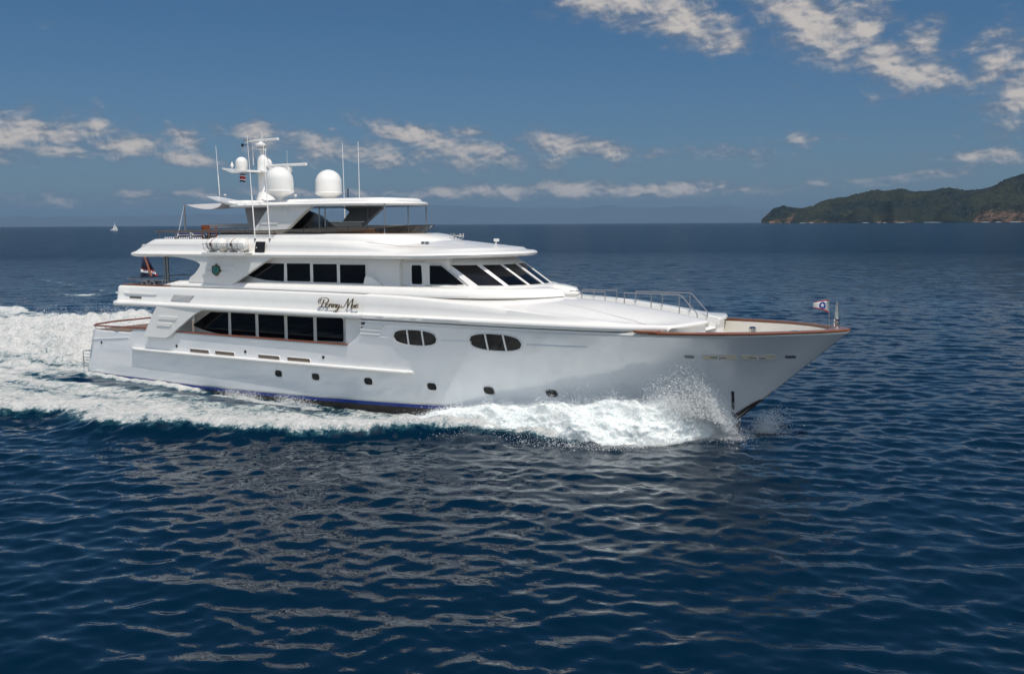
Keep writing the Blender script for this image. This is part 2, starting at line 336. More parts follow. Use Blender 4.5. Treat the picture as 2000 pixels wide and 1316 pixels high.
# bow cap rail: continuous round the stem
m = MB(); rows = []
uu_ = np.concatenate([np.linspace(0, .8, 40), np.linspace(.81, 1, 30)])
pts = []
for u in uu_:
    x = lerp(31.95, 38.14, u); z = T(min(x, 38.2)) + .0; s = 38.14 - x
    b = max(float(Ftop(max(38.14 - x, 0))) + .05 * min(1, (38.14 - x) * 4), 0); pts.append((x, b, z))
def inner(x, b):   # inner edge, wide at the stem
    return max(b - .26, 0)
for (x, b, z) in pts:
    bi = inner(x, b) if x < 37.45 else 0
    rows.append([(x, -b, z), (x, -(b + .02), z + .04), (x, -b, z + .085), (x, -bi, z + .09), (x, -bi, z + .005)])
m.grid(rows, cv=True); m.f.append((0, 1, 2, 3, 4)); m.mirror(); bowrail = m.build('bow_cap_rail', TEAK, Yt)
# round forward end pieces of the teak that hook over the coach roof
m = MB(); m.prism(rnd([(31.35, -3.42), (31.6, -3.50), (32.2, -3.34), (32.4, -3.12), (32.0, -3.04), (31.5, -3.2)], .12), 3.955, 4.045, 'z').both(); m.build('rail_end', TEAK, Yt, bevel=.02)
# pale moulding under the teak and along the sheer
def strip(xa, xb, zf, out, h, name, mt, n=70, par=None, both=True, z2=None):
    m = MB(); rows = []
    for x in np.linspace(xa, xb, n):
        z = zf(x); b0 = hb(x, z); f = min(1, max(0.02, (x - xa) / .12), max(0.02, (xb - x) / .12)) if out > .1 else 1
        o_ = out * f; rows.append([(x, -(b0 - .03), z - h / 2), (x, -(b0 + o_ * .8), z - h / 2), (x, -(b0 + o_), z - h * .25), (x, -(b0 + o_), z + h * .25), (x, -(b0 + o_ * .8), z + h / 2), (x, -(b0 - .03), z + h / 2)])
    m.grid(rows, cv=True); k = 6; m.f.append(tuple(range(k))); m.f.append(tuple((n - 1) * k + i for i in range(k))[::-1])
    if both: m.both()
    return m.build(name, mt, par or Yt, 50)
strip(18.85, 32.3, lambda x: T(x) - .05, .05, .07, 'sheer_moulding', GEL)
strip(32.3, 38.05, lambda x: T(x) - .045, .035, .06, 'bow_moulding', GEL)
strip(3.4, 21.35, lambda x: 1.655 + .0055 * (x - 3.4), .2, .13, 'rub_rail', GEL)
for a, b in ((18.9, 20.55), (22.95, 24.45), (26.9, 29.4)):
    strip(a, b, lambda x: 3.165 + .012 * (x - 18.9), .028, .055, 'knuckle_moulding', HULLM)
for i, z in enumerate((3.62, 3.45, 3.28)):
    strip(18.86, 20.15 - .12 * i, lambda x, z=z: z + .004 * (x - 18.9), .045, .075, 'styling_rib', GEL, 12)
# stem guard
m = MB(); rows = []
for z in np.linspace(.1, 1.35, 8):
    x = xs_(z) + .03; t = .05; q = .34 * (1.4 - z) ** .5 + .06
    rows.append([(x - q * k, sg * (hb(xs_(z) - q * k, z) + .03) if k > 0 else 0, z) for sg, k in ((-1, 1), (-1, .6), (-1, .3), (-1, .1), (1, 0), (1, .1), (1, .3), (1, .6), (1, 1))])
MB().grid(rows).build('stem_guard', BOTTOM, Yt)
# bulwark fold aft, handrail round the stern
m = MB()
zf = lambda x: 1.93 + .085 * x
strip(.05, 3.2, zf, .03, .05, 'bulwark_crease', HULLM, 20)
m = MB()
pth = [(6.2, -3.62, 2.78), (4.4, -3.55, 2.76), (2.2, -3.5, 2.70), (.25, -3.40, 2.66), (.12, -3.2, 2.70), (.05, -2.0, 2.75)]
m.tube(pth, .045); m.tube([(p[0], -p[1], p[2]) for p in pth], .045)
m.tube([(.05, -2.0, 2.75), (.05, 2.0, 2.75)], .045)
hr = m.build('stern_handrail', TEAK, Yt)
for x in (.4, 1.3, 2.3, 3.3, 3.9):
    for s in (-1, 1): MB().tube([(x, s * (hb(x, 2.4) - .06), 2.4), (x, s * 3.48, 2.70)], .018, 6).build('stanchion', STEEL, hr)

# main fashion plates
def plate(poly, y0, y1, name, par=Yt, mt=GEL, bevel=.03):
    for s in (-1, 1):
        o = MB().prism(poly, s * y0, s * y1).build(name, mt, par, bevel=bevel); fixn(o)
        yield o
for o in plate(rnd([(4.72, 2.36), (6.55, 2.38), (6.95, 2.66), (8.6, 3.66), (9.3, 3.9), (5.9, 3.95), (5.62, 3.66), (4.80, 2.50)], [.08, .25, .1, .3, 0, 0, .2, .1]), 3.64, 3.80, 'fashion_plate'):
    s = -1 if o.data.vertices[0].co.y < 0 else 1
    for k, (xa, xb, z) in enumerate(((5.95, 7.35, 3.38), (5.82, 6.95, 3.05))):
        r = MB().prism(rnd([(xa, z - .09), (xb - .1, z - .09), (xb, z + .06), (xb, z + .09), (xa + .06, z + .09)], .04), s * 3.79, s * 3.835).build('styling_rib', GEL, o, bevel=.015); fixn(r)
# main house
def ringblock(xa, xb, b, z0, z1, name, mt, rake=0.0, bevel=.04):
    return MB().prism(rnd([(xa, -b), (xb, -b), (xb, b), (xa, b)], [.6, .05, .05, .6]), z0, z1, 'z').build(name, mt, Yt, bevel=bevel)
ringblock(7.0, 19.0, 2.8, 1.7, 3.9, 'main_house', GEL)
m = MB().prism([(17.93, -3.56), (18.8, -3.56), (18.8, -2.7), (17.93, -2.7)], 2.6, 3.88, 'z').both(); m.build('bulkhead', GEL, Yt)
def pane(poly, y, name='window', mt=GLASS, par=Yt, r=.04, th=.02, both=True, frame=.035):
    for s in ((-1, 1) if both else (-1,)):
        pl = rnd(poly, r)
        o = fixn(MB().prism(pl, s * (y - .02), s * (y + th)).build(name, mt, par, bevel=.006))
        if frame:
            c = np.mean(np.array(pl), 0); big = [tuple(np.array(p) + (np.array(p) - c) / np.linalg.norm(np.array(p) - c) * frame) for p in pl]
            n = len(pl); v = []; f = []
            for k, pp in enumerate((big, pl)):
                for yy in (s * (y - .01), s * (y + th + .006)): v += [(p[0], yy, p[1]) for p in pp]
            for i in range(n):
                j = (i + 1) % n
                f += [(i, j, n + j, n + i), (n + i, n + j, 3 * n + j, 3 * n + i), (2 * n + i, 3 * n + i, 3 * n + j, 2 * n + j)]
            fixn(link('window_frame', v, f, GEL, o, 30))
wz0, wz1 = 2.66, 3.72
pane([(7.28, 2.98), (8.62, 3.70), (9.84, 3.71), (9.80, 2.64), (8.85, 2.66), (7.9, 2.80)], 2.8, r=[.1, .12, .02, .02, .3, .3])
for a, b in ((10.0, 11.66), (11.85, 13.53), (13.72, 15.34)): pane([(a, 2.65), (a, 3.72), (b, 3.73), (b, 2.67)], 2.8)
pane([(15.53, 2.68), (15.53, 3.74), (17.13, 3.78), (17.13, 2.72)], 2.8, r=[.03, .03, .14, .14])
# curved white surround inside the aft corner of the side deck
m = MB().prism([(7.15, 1.7), (7.15, 3.9), (7.2, 3.9), (7.2, 1.7)], -3.5, -2.8); m.both(); m.build('side_door_frame', GEL, Yt)
# anchor pockets and fairleads
def hu(px, py):
    y = -2.2
    for _ in range(12): p = U(px, py, y=y); y = -hb(p[0], p[2])
    return p
# hull fittings: freeing ports, lights, portholes
def hullplate(xa, xb, za, zb, name, mt, par=Yt, out=.008, r=.06, z_lin=0.0, depth=.03, both=True, seg=5):
    res = []; c = [.0, .06, .2, .45, 1.0]; r = min(r, (zb - za) / 2 - 1e-3, (xb - xa) / 2 - 1e-3)
    X = [xa + r * q for q in c] + list(np.linspace(xa + r, xb - r, 12))[1:-1] + [xb - r * q for q in c[::-1]]
    for s in ((-1, 1) if both else (-1,)):
        rows = []
        for x in X:
            e = max(0, (xa + r - x) / r, (x - xb + r) / r); cut = r * (1 - math.sqrt(max(0, 1 - e * e))); zz = z_lin * (x - xa) / (xb - xa)
            Z = [lerp(za + cut, zb - cut, k / 6) + zz for k in range(7)]
            rows.append([(x, s * (hb(x, z) + out), z) for z in Z])
        o = fixn(MB().grid(rows).build(name, mt, par, 60)); res.append(o)
        if (o.data.polygons[30].normal.y * s) < 0: o.data.flip_normals()
    return res
def hullring(xa, xb, za, zb, w, out, name, mt, par, r, z_lin=0.0, s=-1, seg=5):
    A = rnd([(xa - w, za - w), (xb + w, za - w + z_lin), (xb + w, zb + w + z_lin), (xa - w, zb + w)], r + w, seg); B = rnd([(xa, za), (xb, za + z_lin), (xb, zb + z_lin), (xa, zb)], r, seg)
    n = len(A); L = [[(x, s * (hb(x, z) - .01), z) for x, z in A], [(x, s * (hb(x, z) + out), z) for x, z in [tuple(lerp(np.array(a), np.array(b), .3)) for a, b in zip(A, B)]],
                     [(x, s * (hb(x, z) + out), z) for x, z in [tuple(lerp(np.array(a), np.array(b), .75)) for a, b in zip(A, B)]], [(x, s * (hb(x, z) - .0), z) for x, z in B]]
    m = MB().grid(L, cv=True); return fixn(m.build(name, mt, par, 60))
for xa, xb in ((7.95, 9.28), (9.72, 11.02), (12.6, 13.93), (14.42, 15.78)):
    for o, s in zip(hullplate(xa, xb, 1.79 + .004 * (xa - 8), 1.93 + .004 * (xa - 8), 'freeing_port', BRONZE, out=.028, r=.06), (-1, 1)):
        hullring(xa, xb, 1.79 + .004 * (xa - 8), 1.93 + .004 * (xa - 8), .035, .03, 'rim', GEL, o, .055, s=s)
for x, z in ((6.96, 2.0), (11.76, 2.03), (16.58, 2.09), (.85, 1.80)):
    hullplate(x - .07, x + .07, z - .065, z + .065, 'courtesy_light', BLACK, out=.02, r=.03)
for ppx, ppy in ((544.5, 729.3), (617, 735.6), (719.8, 744.3), (843.8, 754.6), (955.5, 762.4), (1078, 768)):
    w_ = .22; x, _y, z = hu(ppx, ppy)
    for o, s in zip(hullplate(x - w_, x + w_, z - .15, z + .15, 'porthole', GLASS, out=.006, r=.13), (-1, 1)):
        hullring(x - w_, x + w_, z - .15, z + .15, .028, .03, 'rim', GEL if x < 24 else STEEL, o, .13, s=s)
# oval windows: three panes in a pointed oval
for xc, zc, hw, hh in ((float(hu(810.3, 660)[0]), 3.25, 1.08, .315), (float(hu(967, 670.5)[0]), 3.27, 1.16, .33)):
    for s in (-1, 1):
        ov = []
        for k in range(32):
            q = 2 * math.pi * k / 32; ca, sa = math.cos(q), math.sin(q); ov.append((xc + hw * np.sign(ca) * abs(ca) ** .85, zc + .01 * ca + hh * np.sign(sa) * abs(sa) ** .72))
        rowsr = [[(xc + (x - xc) * k, s * (hb(x, z) + d_), zc + (z - zc) * k2) for x, z in ov] for k, k2, d_ in ((1.05, 1.14, -.01), (1.04, 1.11, .028), (1.01, 1.03, .03), (1.0, 1.0, .0))]
        fr = fixn(MB().grid(rowsr, cv=True).build('window_surround', GEL, Yt, 60))
        cuts = [-hw, -hw * .36, -hw * .29, hw * .34, hw * .41, hw]
        for a, b in ((cuts[0], cuts[1]), (cuts[2], cuts[3]), (cuts[4], cuts[5])):
            X = np.linspace(a, b, 9); top = []; bot = []
            for dx in X:
                c = min(1, abs(dx) / hw); sa = (1 - c ** (2 / .85)) ** .5 if c < 1 else 0; h_ = hh * sa ** .72 * .99
                x = xc + dx; top.append((x, s * (hb(x, zc + h_) + .008), zc + h_)); bot.append((x, s * (hb(x, zc - h_) + .008), zc - h_))
            md = [(lerp(p[0], q_[0], .5), s * (hb(p[0], zc) + .008), zc) for p, q_ in zip(top, bot)]
            fixn(MB().grid([top, md, bot]).build('window_pane', GLASS, fr, 60))
        for c_ in (-.325, .375):
            x = xc + c_ * hw; m = MB(); h_ = hh * .97
            m.grid([[(x - .04, s * (hb(x, z) + .0), z) for z in (zc - h_, zc, zc + h_)], [(x - .035, s * (hb(x, z) + .028), z) for z in (zc - h_, zc, zc + h_)], [(x + .035, s * (hb(x, z) + .028), z) for z in (zc - h_, zc, zc + h_)], [(x + .04, s * (hb(x, z) + .0), z) for z in (zc - h_, zc, zc + h_)]])
            fixn(m.build('mullion', GEL, fr, 30))
for x0, x1 in ((1372, 1438), (1448.5, 1515)):
    p = hu(x0, 698); q = hu(x1, 697.5)
    for o, s in zip(hullplate(p[0], q[0], p[2] - .07, p[2] + .08, 'mooring_pocket', LINER, out=.010, r=.075, z_lin=q[2] - p[2]), (-1, 1)):
        hullring(p[0], q[0], p[2] - .07, p[2] + .08, .03, .03, 'rim', GEL, o, .075, q[2] - p[2], s=s)
        xc = lerp(p[0], q[0], .5); zc = lerp(p[2], q[2], .5); yb = s * (hb(xc, zc) + .02)
        m = MB().tube([(xc - .28, s * (hb(xc - .28, zc) + .03), zc + .02), (xc + .22, s * (hb(xc + .22, zc) + .03), zc + .0)], .03, 6); m.tube([(xc, yb, zc - .08), (xc, yb, zc + .08)], .045, 8); m.build('cleat', STEEL, o)
for px, py in ((1346.5, 697), (1544, 697)):
    p = hu(px, py); hullplate(p[0] - .17, p[0] + .17, p[2] - .055, p[2] + .055, 'fairlead', DSTEEL, out=.02, r=.05)
p = hu(1431, 764); q = hu(1431, 815); v = []
for i in range(9):
    c = lerp(p, q, i / 8)
    for dx in (-.05, .05): v.append((c[0] + dx, -hb(c[0] + dx, c[2]) - .012, c[2]))
link('draft_mark', v, [(2 * i, 2 * i + 1, 2 * i + 3, 2 * i + 2) for i in range(8)], BLACK, Yt, 60)

# ------------------------------------------------------------------ upper deck band and foredeck
Bt = lambda x: hb(x, 3.95)
zt = pch([0, 2.3, 17, 20, 24.4, 27.3, 30.8, 32.2, 33.3], [4.84, 4.85, 4.93, 4.92, 4.74, 4.52, 4.27, 4.22, 4.2])
zc_ = pch([18, 22, 25, 27.3, 28.8, 30, 31, 32, 32.8, 33.3], [4.95, 4.95, 4.95, 4.89, 4.82, 4.70, 4.585, 4.44, 4.31, 4.2])
lipz = lambda x: .0042 * (x - 2)
def prof(x):
    z0 = 3.84 + lipz(x); h = .22
    a = [(.5, z0 + .0), (.06, z0), (.0, z0 + .06), (-.0, z0 + h - .05), (.05, z0 + h), (.12, z0 + h + .02)]
    f = sm(x, 20, 31.5); t = float(zt(x)); zl = z0 + h + .02; t = max(t, zl + .012)
    a += [(.15, zl + .01 + (t - zl) * .04), (.185, lerp(zl, t, .45)), (.22, lerp(zl, t, .88)), (lerp(.26, .29, f), lerp(zl, t, .97)), (lerp(.34, .48, f), t)]
    return a
m = MB(); rows = []
# aft sweep: from centreline of the stern round the corner and forward
path = [(2.0 + .12 * (abs(y) / 3.0) ** 2, y) for y in np.linspace(0, -3.0, 12)]
cr = [(2.12, -3.0), (2.17, -3.6), (2.32, -3.86), (2.9, -3.87)]
for t in np.linspace(.1, 1, 10):
    b = [(1 - t) ** 3, 3 * t * (1 - t) ** 2, 3 * t * t * (1 - t), t ** 3]; path.append((sum(b[i] * cr[i][0] for i in range(4)), sum(b[i] * cr[i][1] for i in range(4))))
path += [(x, -(max(Bt(x), 3.66 + .1 * sm(x, 3, 10)) + .10)) for x in np.linspace(3.3, 19, 40)]
path = [np.array(p) for p in path]
for i, p in enumerate(path):
    t = path[min(i + 1, len(path) - 1)] - path[max(i - 1, 0)]; t /= np.linalg.norm(t); nrm = np.array([t[1], -t[0]]);
    nrm = -nrm if nrm[1] < 0 and abs(nrm[1]) > .01 else nrm
    if i == 0: nrm = np.array([1., 0])
    if nrm[0] < 0 and abs(nrm[1]) < .9: nrm = -nrm
    tr = abs(nrm[0]); r = []
    for j, (d, z) in enumerate(prof(p[0])):
        dd = d * (1 + .7 * tr * (j > 5)) if j else d
        q = p + nrm * dd; r.append((q[0], q[1], z))
    e = p + nrm * (.52 * (1 + .7 * tr)); e2 = p + nrm * (.54 * (1 + .7 * tr)); zt_ = prof(p[0])[-1][1]
    r += [(e[0], min(e[1], 0), zt_ - .03), (e2[0], min(e2[1], 0), 4.12)]
    rows.append(r)
m.grid(rows).mirror(); fixn(m.build('upper_bulwark', GEL, Yt, 50))
m = MB(); rows = []
NI = 12
X = list(np.linspace(19, 33.05, 90))
for x in X:
    k = sm(x, 29.5, 33.05); b = Bt(min(x, 33.1)) + .10; b = b if x < 31.2 else b - .20 * float(sm(x, 31.2, 32.6))
    pr_ = prof(x); r = []
    def skew(y): return x - .75 * k * (abs(y) / 3.2) ** 2.5
    for d, z in pr_: r.append((skew(b - d), -(b - d), z))
    y0 = b - pr_[-1][0]; z0 = pr_[-1][1]; zc = max(float(zc_(x)), z0 + .005)
    for j in range(1, NI + 1):
        t = j / NI; y = lerp(y0, .60, t); z = z0 + (zc - z0) * (1 - (1 - t) ** 2.0); r.append((skew(y), -y, z))
    r.append((skew(.56), -.56, zc - .02)); r.append((skew(.55), -.55, max(zc - .5, 4.05)))
    rows.append(r)
# rounded forward lip
last = rows[-1]; nL = len(last)
for dx, dz, sc_ in ((.05, -.012, 1), (.09, -.05, 1), (.10, -.10, 1), (.05, -.16, 1), (-.25, -.17, 1)):
    rr_ = []
    for j, p in enumerate(last):
        zmin = 3.98; zz = max(p[2] + dz, zmin) if p[2] > zmin else p[2]; rr_.append((p[0] + dx, p[1], zz))
    rows.append(rr_)
m.grid(rows).mirror(); fixn(m.build('coach_roof', GEL, Yt, 45))
# soft seams across the coach roof
m = MB()
def roofz(x, y):
    pr_ = prof(x); b = Bt(min(x, 33.1)) + .1; y0 = b - pr_[-1][0]; t = np.clip((y0 - abs(y)) / (y0 - .6), 0, 1); return pr_[-1][1] + (max(float(zc_(x)), pr_[-1][1] + .005) - pr_[-1][1]) * (1 - (1 - t) ** 2)
sm_pts = [(x, -float(np.interp(x, [27.5, 29, 31.2, 31.7], [2.0, 2.3, 2.75, 3.0]))) for x in np.linspace(27.5, 31.7, 18)]
m.tube([(x, y, roofz(x, y) + .001) for x, y in sm_pts], .006, 5); m.both(); m.build('hatch_seam', GREYP, Yt)
# central walkway floor and the wall under the coach roof's lip
rows = [[(x, -.55, max(float(zc_(x)) - .42, 3.9 if x < 32.6 else 3.22)), (x, .55, max(float(zc_(x)) - .42, 3.9 if x < 32.6 else 3.22))] for x in np.linspace(25, 33.0, 30)]
MB().grid(rows).build('walkway', NONSK, Yt)
m = MB(); rows = []
for y in np.linspace(-3.15, -.55, 12):
    x = 33.15 - .75 * (abs(y) / 3.2) ** 2.5 - .14; yl = -min(abs(y), hb(x, 3.15) - .12); ym = -min(abs(y), hb(x, 3.6) - .12); rows.append([(x, yl, 3.15), (x, ym, 3.6), (x + .02, y, 4.08)])
m.grid(rows); m.grid([[(33.0, -.55, 3.15), (33.0, -.55, 4.2)], [(31.2, -.55, 3.15), (31.2, -.55, 4.2)]]); m.both(); m.build('well_bulkhead', GEL, Yt)
slab([(2.3, -3.3), (2.3, 3.3), (28, 3.0), (28, -3.0)], 4.02, 4.12, 'upper_deck', TEAKD)
slab([(2.25, -3.5)] + [(x, -(Bt(x) - .25)) for x in np.linspace(4, 31, 20)] + [(x, (Bt(x) - .25)) for x in np.linspace(31, 4, 20)] + [(2.25, 3.5)], 3.86, 3.94, 'overhang_lining', GEL)
# band details
def rib(poly, y, name, mt=GEL, th=.03, par=Yt, r=.03, both=True):
    for s in ((-1, 1) if both else (-1,)): o = fixn(MB().prism(rnd(poly, r), s * (y - .05), s * (y + th)).build(name, mt, par, bevel=.012))
    return o
yb = lambda z: lerp(3.74, 3.62, (z - 4.12) / .75)
def bandplate(poly, name, mt, th=.03, par=Yt, r=.03, both=True):
    for s in ((-1, 1) if both else (-1,)):
        pl = rnd(poly, r); n = len(pl); y_ = lambda x, z: max(Bt(x), 3.66 + .1 * float(sm(x, 3, 10))) + .10 - np.interp(z, [4.1, 4.45, 4.8], [.15, .185, .22])
        v = [(x, s * (y_(x, z) + th), z) for x, z in pl] + [(x, s * (y_(x, z) - .05), z) for x, z in pl]
        o = fixn(link(name, v, [tuple(range(n)), tuple(range(2 * n - 1, n - 1, -1))] + [(i, i + n, (i + 1) % n + n, (i + 1) % n) for i in range(n)], mt, par, 30))
    return o
bandplate([(2.46, 4.44), (5.55, 4.44), (5.7, 4.50), (5.6, 4.52), (2.5, 4.52)], 'styling_rib', GEL, .03)
bandplate([(3.55, 4.235), (4.5, 4.235), (4.5, 4.33), (3.55, 4.33)], 'side_slot', BRONZE, .010, r=.05)
gp = bandplate([(6.75, 4.22), (8.15, 4.22), (8.5, 4.52), (7.0, 4.52)], 'vent_grille', GREYP, .012, r=.04)
for k in range(5): bandplate([(6.83 + .06 * k, 4.25 + .055 * k), (8.15 + .06 * k, 4.25 + .055 * k), (8.18 + .06 * k, 4.275 + .055 * k), (6.86 + .06 * k, 4.275 + .055 * k)], 'slat', GEL, .028, par=gp, r=0.005)
# ---- yacht name in flowing script, raised off the band
def catm(P, n=8):
    P = [np.array(p, float) for p in P]; P = [2 * P[0] - P[1]] + P + [2 * P[-1] - P[-2]]; out = []
    for i in range(1, len(P) - 2):
        for t in np.linspace(0, 1, n, endpoint=False):
            out.append(.5 * (2 * P[i] + (P[i + 1] - P[i - 1]) * t + (2 * P[i - 1] - 5 * P[i] + 4 * P[i + 1] - P[i + 2]) * t * t + (3 * P[i] - P[i - 1] - 3 * P[i + 1] + P[i + 2]) * t ** 3))
    out.append(P[-2]); return out
# strokes in crop pixels of the lettering (x right, y down)
ST = [[(372, 98), (352, 148), (338, 160), (328, 150)],
      [(350, 130), (328, 128), (330, 100), (362, 84), (400, 92), (404, 112), (384, 128), (362, 126)], [(352, 96), (338, 112), (342, 124)],
      [(380, 150), (400, 138), (398, 130), (388, 134), (382, 150), (390, 160), (402, 154), (412, 140)],
      [(412, 138), (418, 134), (410, 160)], [(412, 150), (430, 134), (434, 138), (428, 156), (434, 160), (442, 148)],
      [(440, 140), (448, 136), (440, 162)], [(442, 152), (460, 136), (464, 140), (458, 158), (464, 162), (470, 152)],
      [(470, 140), (476, 138), (470, 158), (478, 162), (492, 138)], [(492, 138), (476, 180), (458, 202), (446, 204), (448, 192), (470, 176), (498, 158), (508, 148)],
      [(506, 158), (516, 164), (530, 150), (560, 92)], [(560, 92), (556, 130), (552, 164)], [(552, 164), (572, 126), (598, 92)], [(598, 92), (590, 130), (582, 162), (590, 164)],
      [(606, 142), (594, 142), (588, 156), (594, 164), (602, 158), (608, 142)], [(608, 142), (602, 160), (610, 164), (616, 156)],
      [(614, 156), (634, 146), (632, 136), (622, 140), (614, 156), (622, 166), (636, 156)]]
m = MB()
for s_ in ST:
    P2 = catm(s_, 6); P3 = []; rad = []
    for i, q in enumerate(P2):
        p = U(540 + q[0] / 3.988, 560 + q[1] / 3.988, y=-3.80); P3.append((p[0], p[1] - .0, p[2]))
        d = P2[min(i + 1, len(P2) - 1)] - P2[max(i - 1, 0)]; dn = abs(d[1]) / (np.linalg.norm(d) + 1e-6) * (1 if d[1] > 0 else .45)
        rad.append(.012 + .017 * dn)
    m.tube(P3, rad, 6)
m.build('name_lettering', GOLD, Yt, 60)

# ------------------------------------------------------------------ generic ring bodies (aft edge, straight side, elliptic nose)
def plan(x0, b, xs, xn, n=2.3, rc=.5, K=5, L=26, M=30):
    P = [(x0, 0), (x0, -b * .5)]; cr = [(x0, -(b - rc)), (x0, -b), (x0 + rc, -b)]
    for t in np.linspace(0, 1, K): P.append(((1 - t) ** 2 * cr[0][0] + 2 * t * (1 - t) * cr[1][0] + t * t * cr[2][0], (1 - t) ** 2 * cr[0][1] + 2 * t * (1 - t) * cr[1][1] + t * t * cr[2][1]))
    for x in np.linspace(x0 + rc, xs, L + 1)[1:]: P.append((x, -b))
    for t in np.linspace(0, math.pi / 2, M + 1)[1:]:
        P.append((xs + (xn - xs) * math.sin(t) ** (2 / n), -b * max(math.cos(t), 0) ** (2 / n)))
    P[-1] = (xn, 0); return P
def ringbody(levels, name, mt, par=Yt, smooth=45, cap0=True, cap1=True, kk={}):
    rows = []
    for (x0, b, xs, xn, zf, *ex) in levels:
        e = dict(kk); e.update(ex[0] if ex else {})
        P = plan(x0, b, xs, xn, **e); rows.append([(x, y, zf(x, y) if callable(zf) else zf) for x, y in P])
    m = MB().grid(rows)
    n = len(rows[0])
    m.mirror(); half = len(rows) * n
    if cap0: m.f.append(tuple(range(n)) + tuple(half + i for i in range(n - 2, 0, -1)))
    if cap1: b0 = (len(rows) - 1) * n; m.f.append(tuple(b0 + i for i in range(n)) + tuple(half + b0 + i for i in range(n - 2, 0, -1)))
    o = m.build(name, mt, par, smooth)
    import bmesh
    bm = bmesh.new(); bm.from_mesh(o.data); bmesh.ops.remove_doubles(bm, verts=bm.verts, dist=1e-4); bmesh.ops.recalc_face_normals(bm, faces=bm.faces); bm.to_mesh(o.data); bm.free()
    o.data.set_sharp_from_angle(angle=math.radians(smooth))
    return o
# ---- upper house
ringblock(10.2, 20.2, 2.7, 4.1, 6.5, 'upper_house', GEL)
ringblock(19.0, 22.6, 2.46, 4.1, 6.5, 'pilothouse_side', GEL)
pane([(11.0, 5.54), (11.25, 5.75), (11.75, 6.03), (12.1, 6.10), (13.54, 6.10), (13.50, 5.28), (12.3, 5.31), (11.5, 5.42)], 2.7, r=[.06, .2, .2, .1, .02, .02, .2, .2])
for a, b in ((13.70, 15.14), (15.31, 16.74), (16.91, 18.38)): pane([(a, 5.30), (a, 6.11), (b, 6.13), (b, 5.32)], 2.7)
for s in (-1, 1):
    d_ = fixn(MB().prism(rnd([(20.62, 5.05), (20.62, 6.26), (21.42, 6.26), (21.42, 5.05)], .03), s * 2.44, s * 2.535).build('side_door', GEL, Yt, bevel=.02))
    fixn(MB().prism(rnd([(20.75, 5.35), (20.75, 6.15), (21.26, 6.15), (21.30, 5.36)], .09), s * 2.5, s * 2.548).build('window', GLASS, d_, bevel=.004))
    fixn(MB().tube([(21.36, s * 2.545, 5.42), (21.36, s * 2.57, 5.42), (21.28, s * 2.57, 5.42)], .012, 6).build('handle', STEEL, d_))
# pilothouse front
PB = dict(n=2.35, rc=.05)
WX, WB, WN = 22.1, 2.5, 25.62
def shield(s_, k, off=0.0):
    # s_ angle 0 = side, pi/2 = nose, beyond = port; k 0 base (z 5.33) .. 1 top (z 6.20)
    sg = 1
    if s_ > math.pi / 2: s_ = math.pi - s_; sg = -1
    a, b = (WN - WX), WB
    if s_ < 0: x = WX + s_ * 3; y = -b; nx, ny = 0, -1
    else:
        x = WX + a * math.sin(s_) ** (2 / 2.35); y = -b * max(math.cos(s_), 0) ** (2 / 2.35)
        nx = (max(x - WX, 1e-5) / a) ** 1.35 / a; ny = -(abs(y) / b) ** 1.35 / b; l = math.hypot(nx, ny); nx /= l; ny /= l
    return np.array([x - 1.38 * k + nx * off, (y + ny * off) * sg, 5.33 + .87 * k + off * .3])
rows = []
S = list(np.linspace(-.75, 0, 6)) + list(np.linspace(0, math.pi, 81))[1:] + [math.pi + .001 + t for t in np.linspace(.05, .75, 5)]
for s_ in S: rows.append([shield(s_, k) for k in np.linspace(0, 1.3, 8)])
MB().grid(rows).build('pilothouse_front', GEL, Yt, 50)
def proj(p):
    d = np.asarray(p) - CAM; z = d @ FW; return 1000 + FPX * (d @ RT) / z
def find(px, k, lo=-.6, hi=2.2):
    S_ = np.linspace(lo, hi, 900); v = np.array([proj(shield(s, k)) for s in S_]); i = int(np.argmax(v))
    v = v[:i + 1]; return float(np.interp(px, v, S_[:i + 1]))
def shieldpane(b0, b1, t0, t1, name='windshield', mt=GLASS, off=.012, k0=.045, k1=.96, n=12):
    rows = [[shield(lerp(lerp(b0, b1, u), lerp(t0, t1, u), (k - k0) / (k1 - k0)), k, off) for k in np.linspace(k0, k1, 6)] for u in np.linspace(0, 1, n)]
    return fixn(MB().grid(rows).build(name, mt, Yt, 60))
E = [(935.6, 878.4, 985.7, 928), (994.5, 938, 1030.9, 973.2), (1035.9, 978.2, 1059.7, 1003.3), (1063.5, 1008, 1074, 1019)]
edges = []
for b0, t0, b1, t1 in E:
    e = (find(b0, 0), find(t0, 1), find(b1, 0), find(t1, 1)); edges.append(e)
e3 = edges[-1]; w_ = edges[2][2] - edges[2][0]
edges[3] = (e3[0], e3[1], e3[0] + .36, e3[1] + .34)
for b0, t0, b1, t1 in edges: shieldpane(b0, b1, t0, t1)
bb, tt = edges[3][2] + .05, edges[3][3] + .06
for _ in range(2): shieldpane(bb, bb + .42, tt, tt + .42); bb += .48; tt += .48
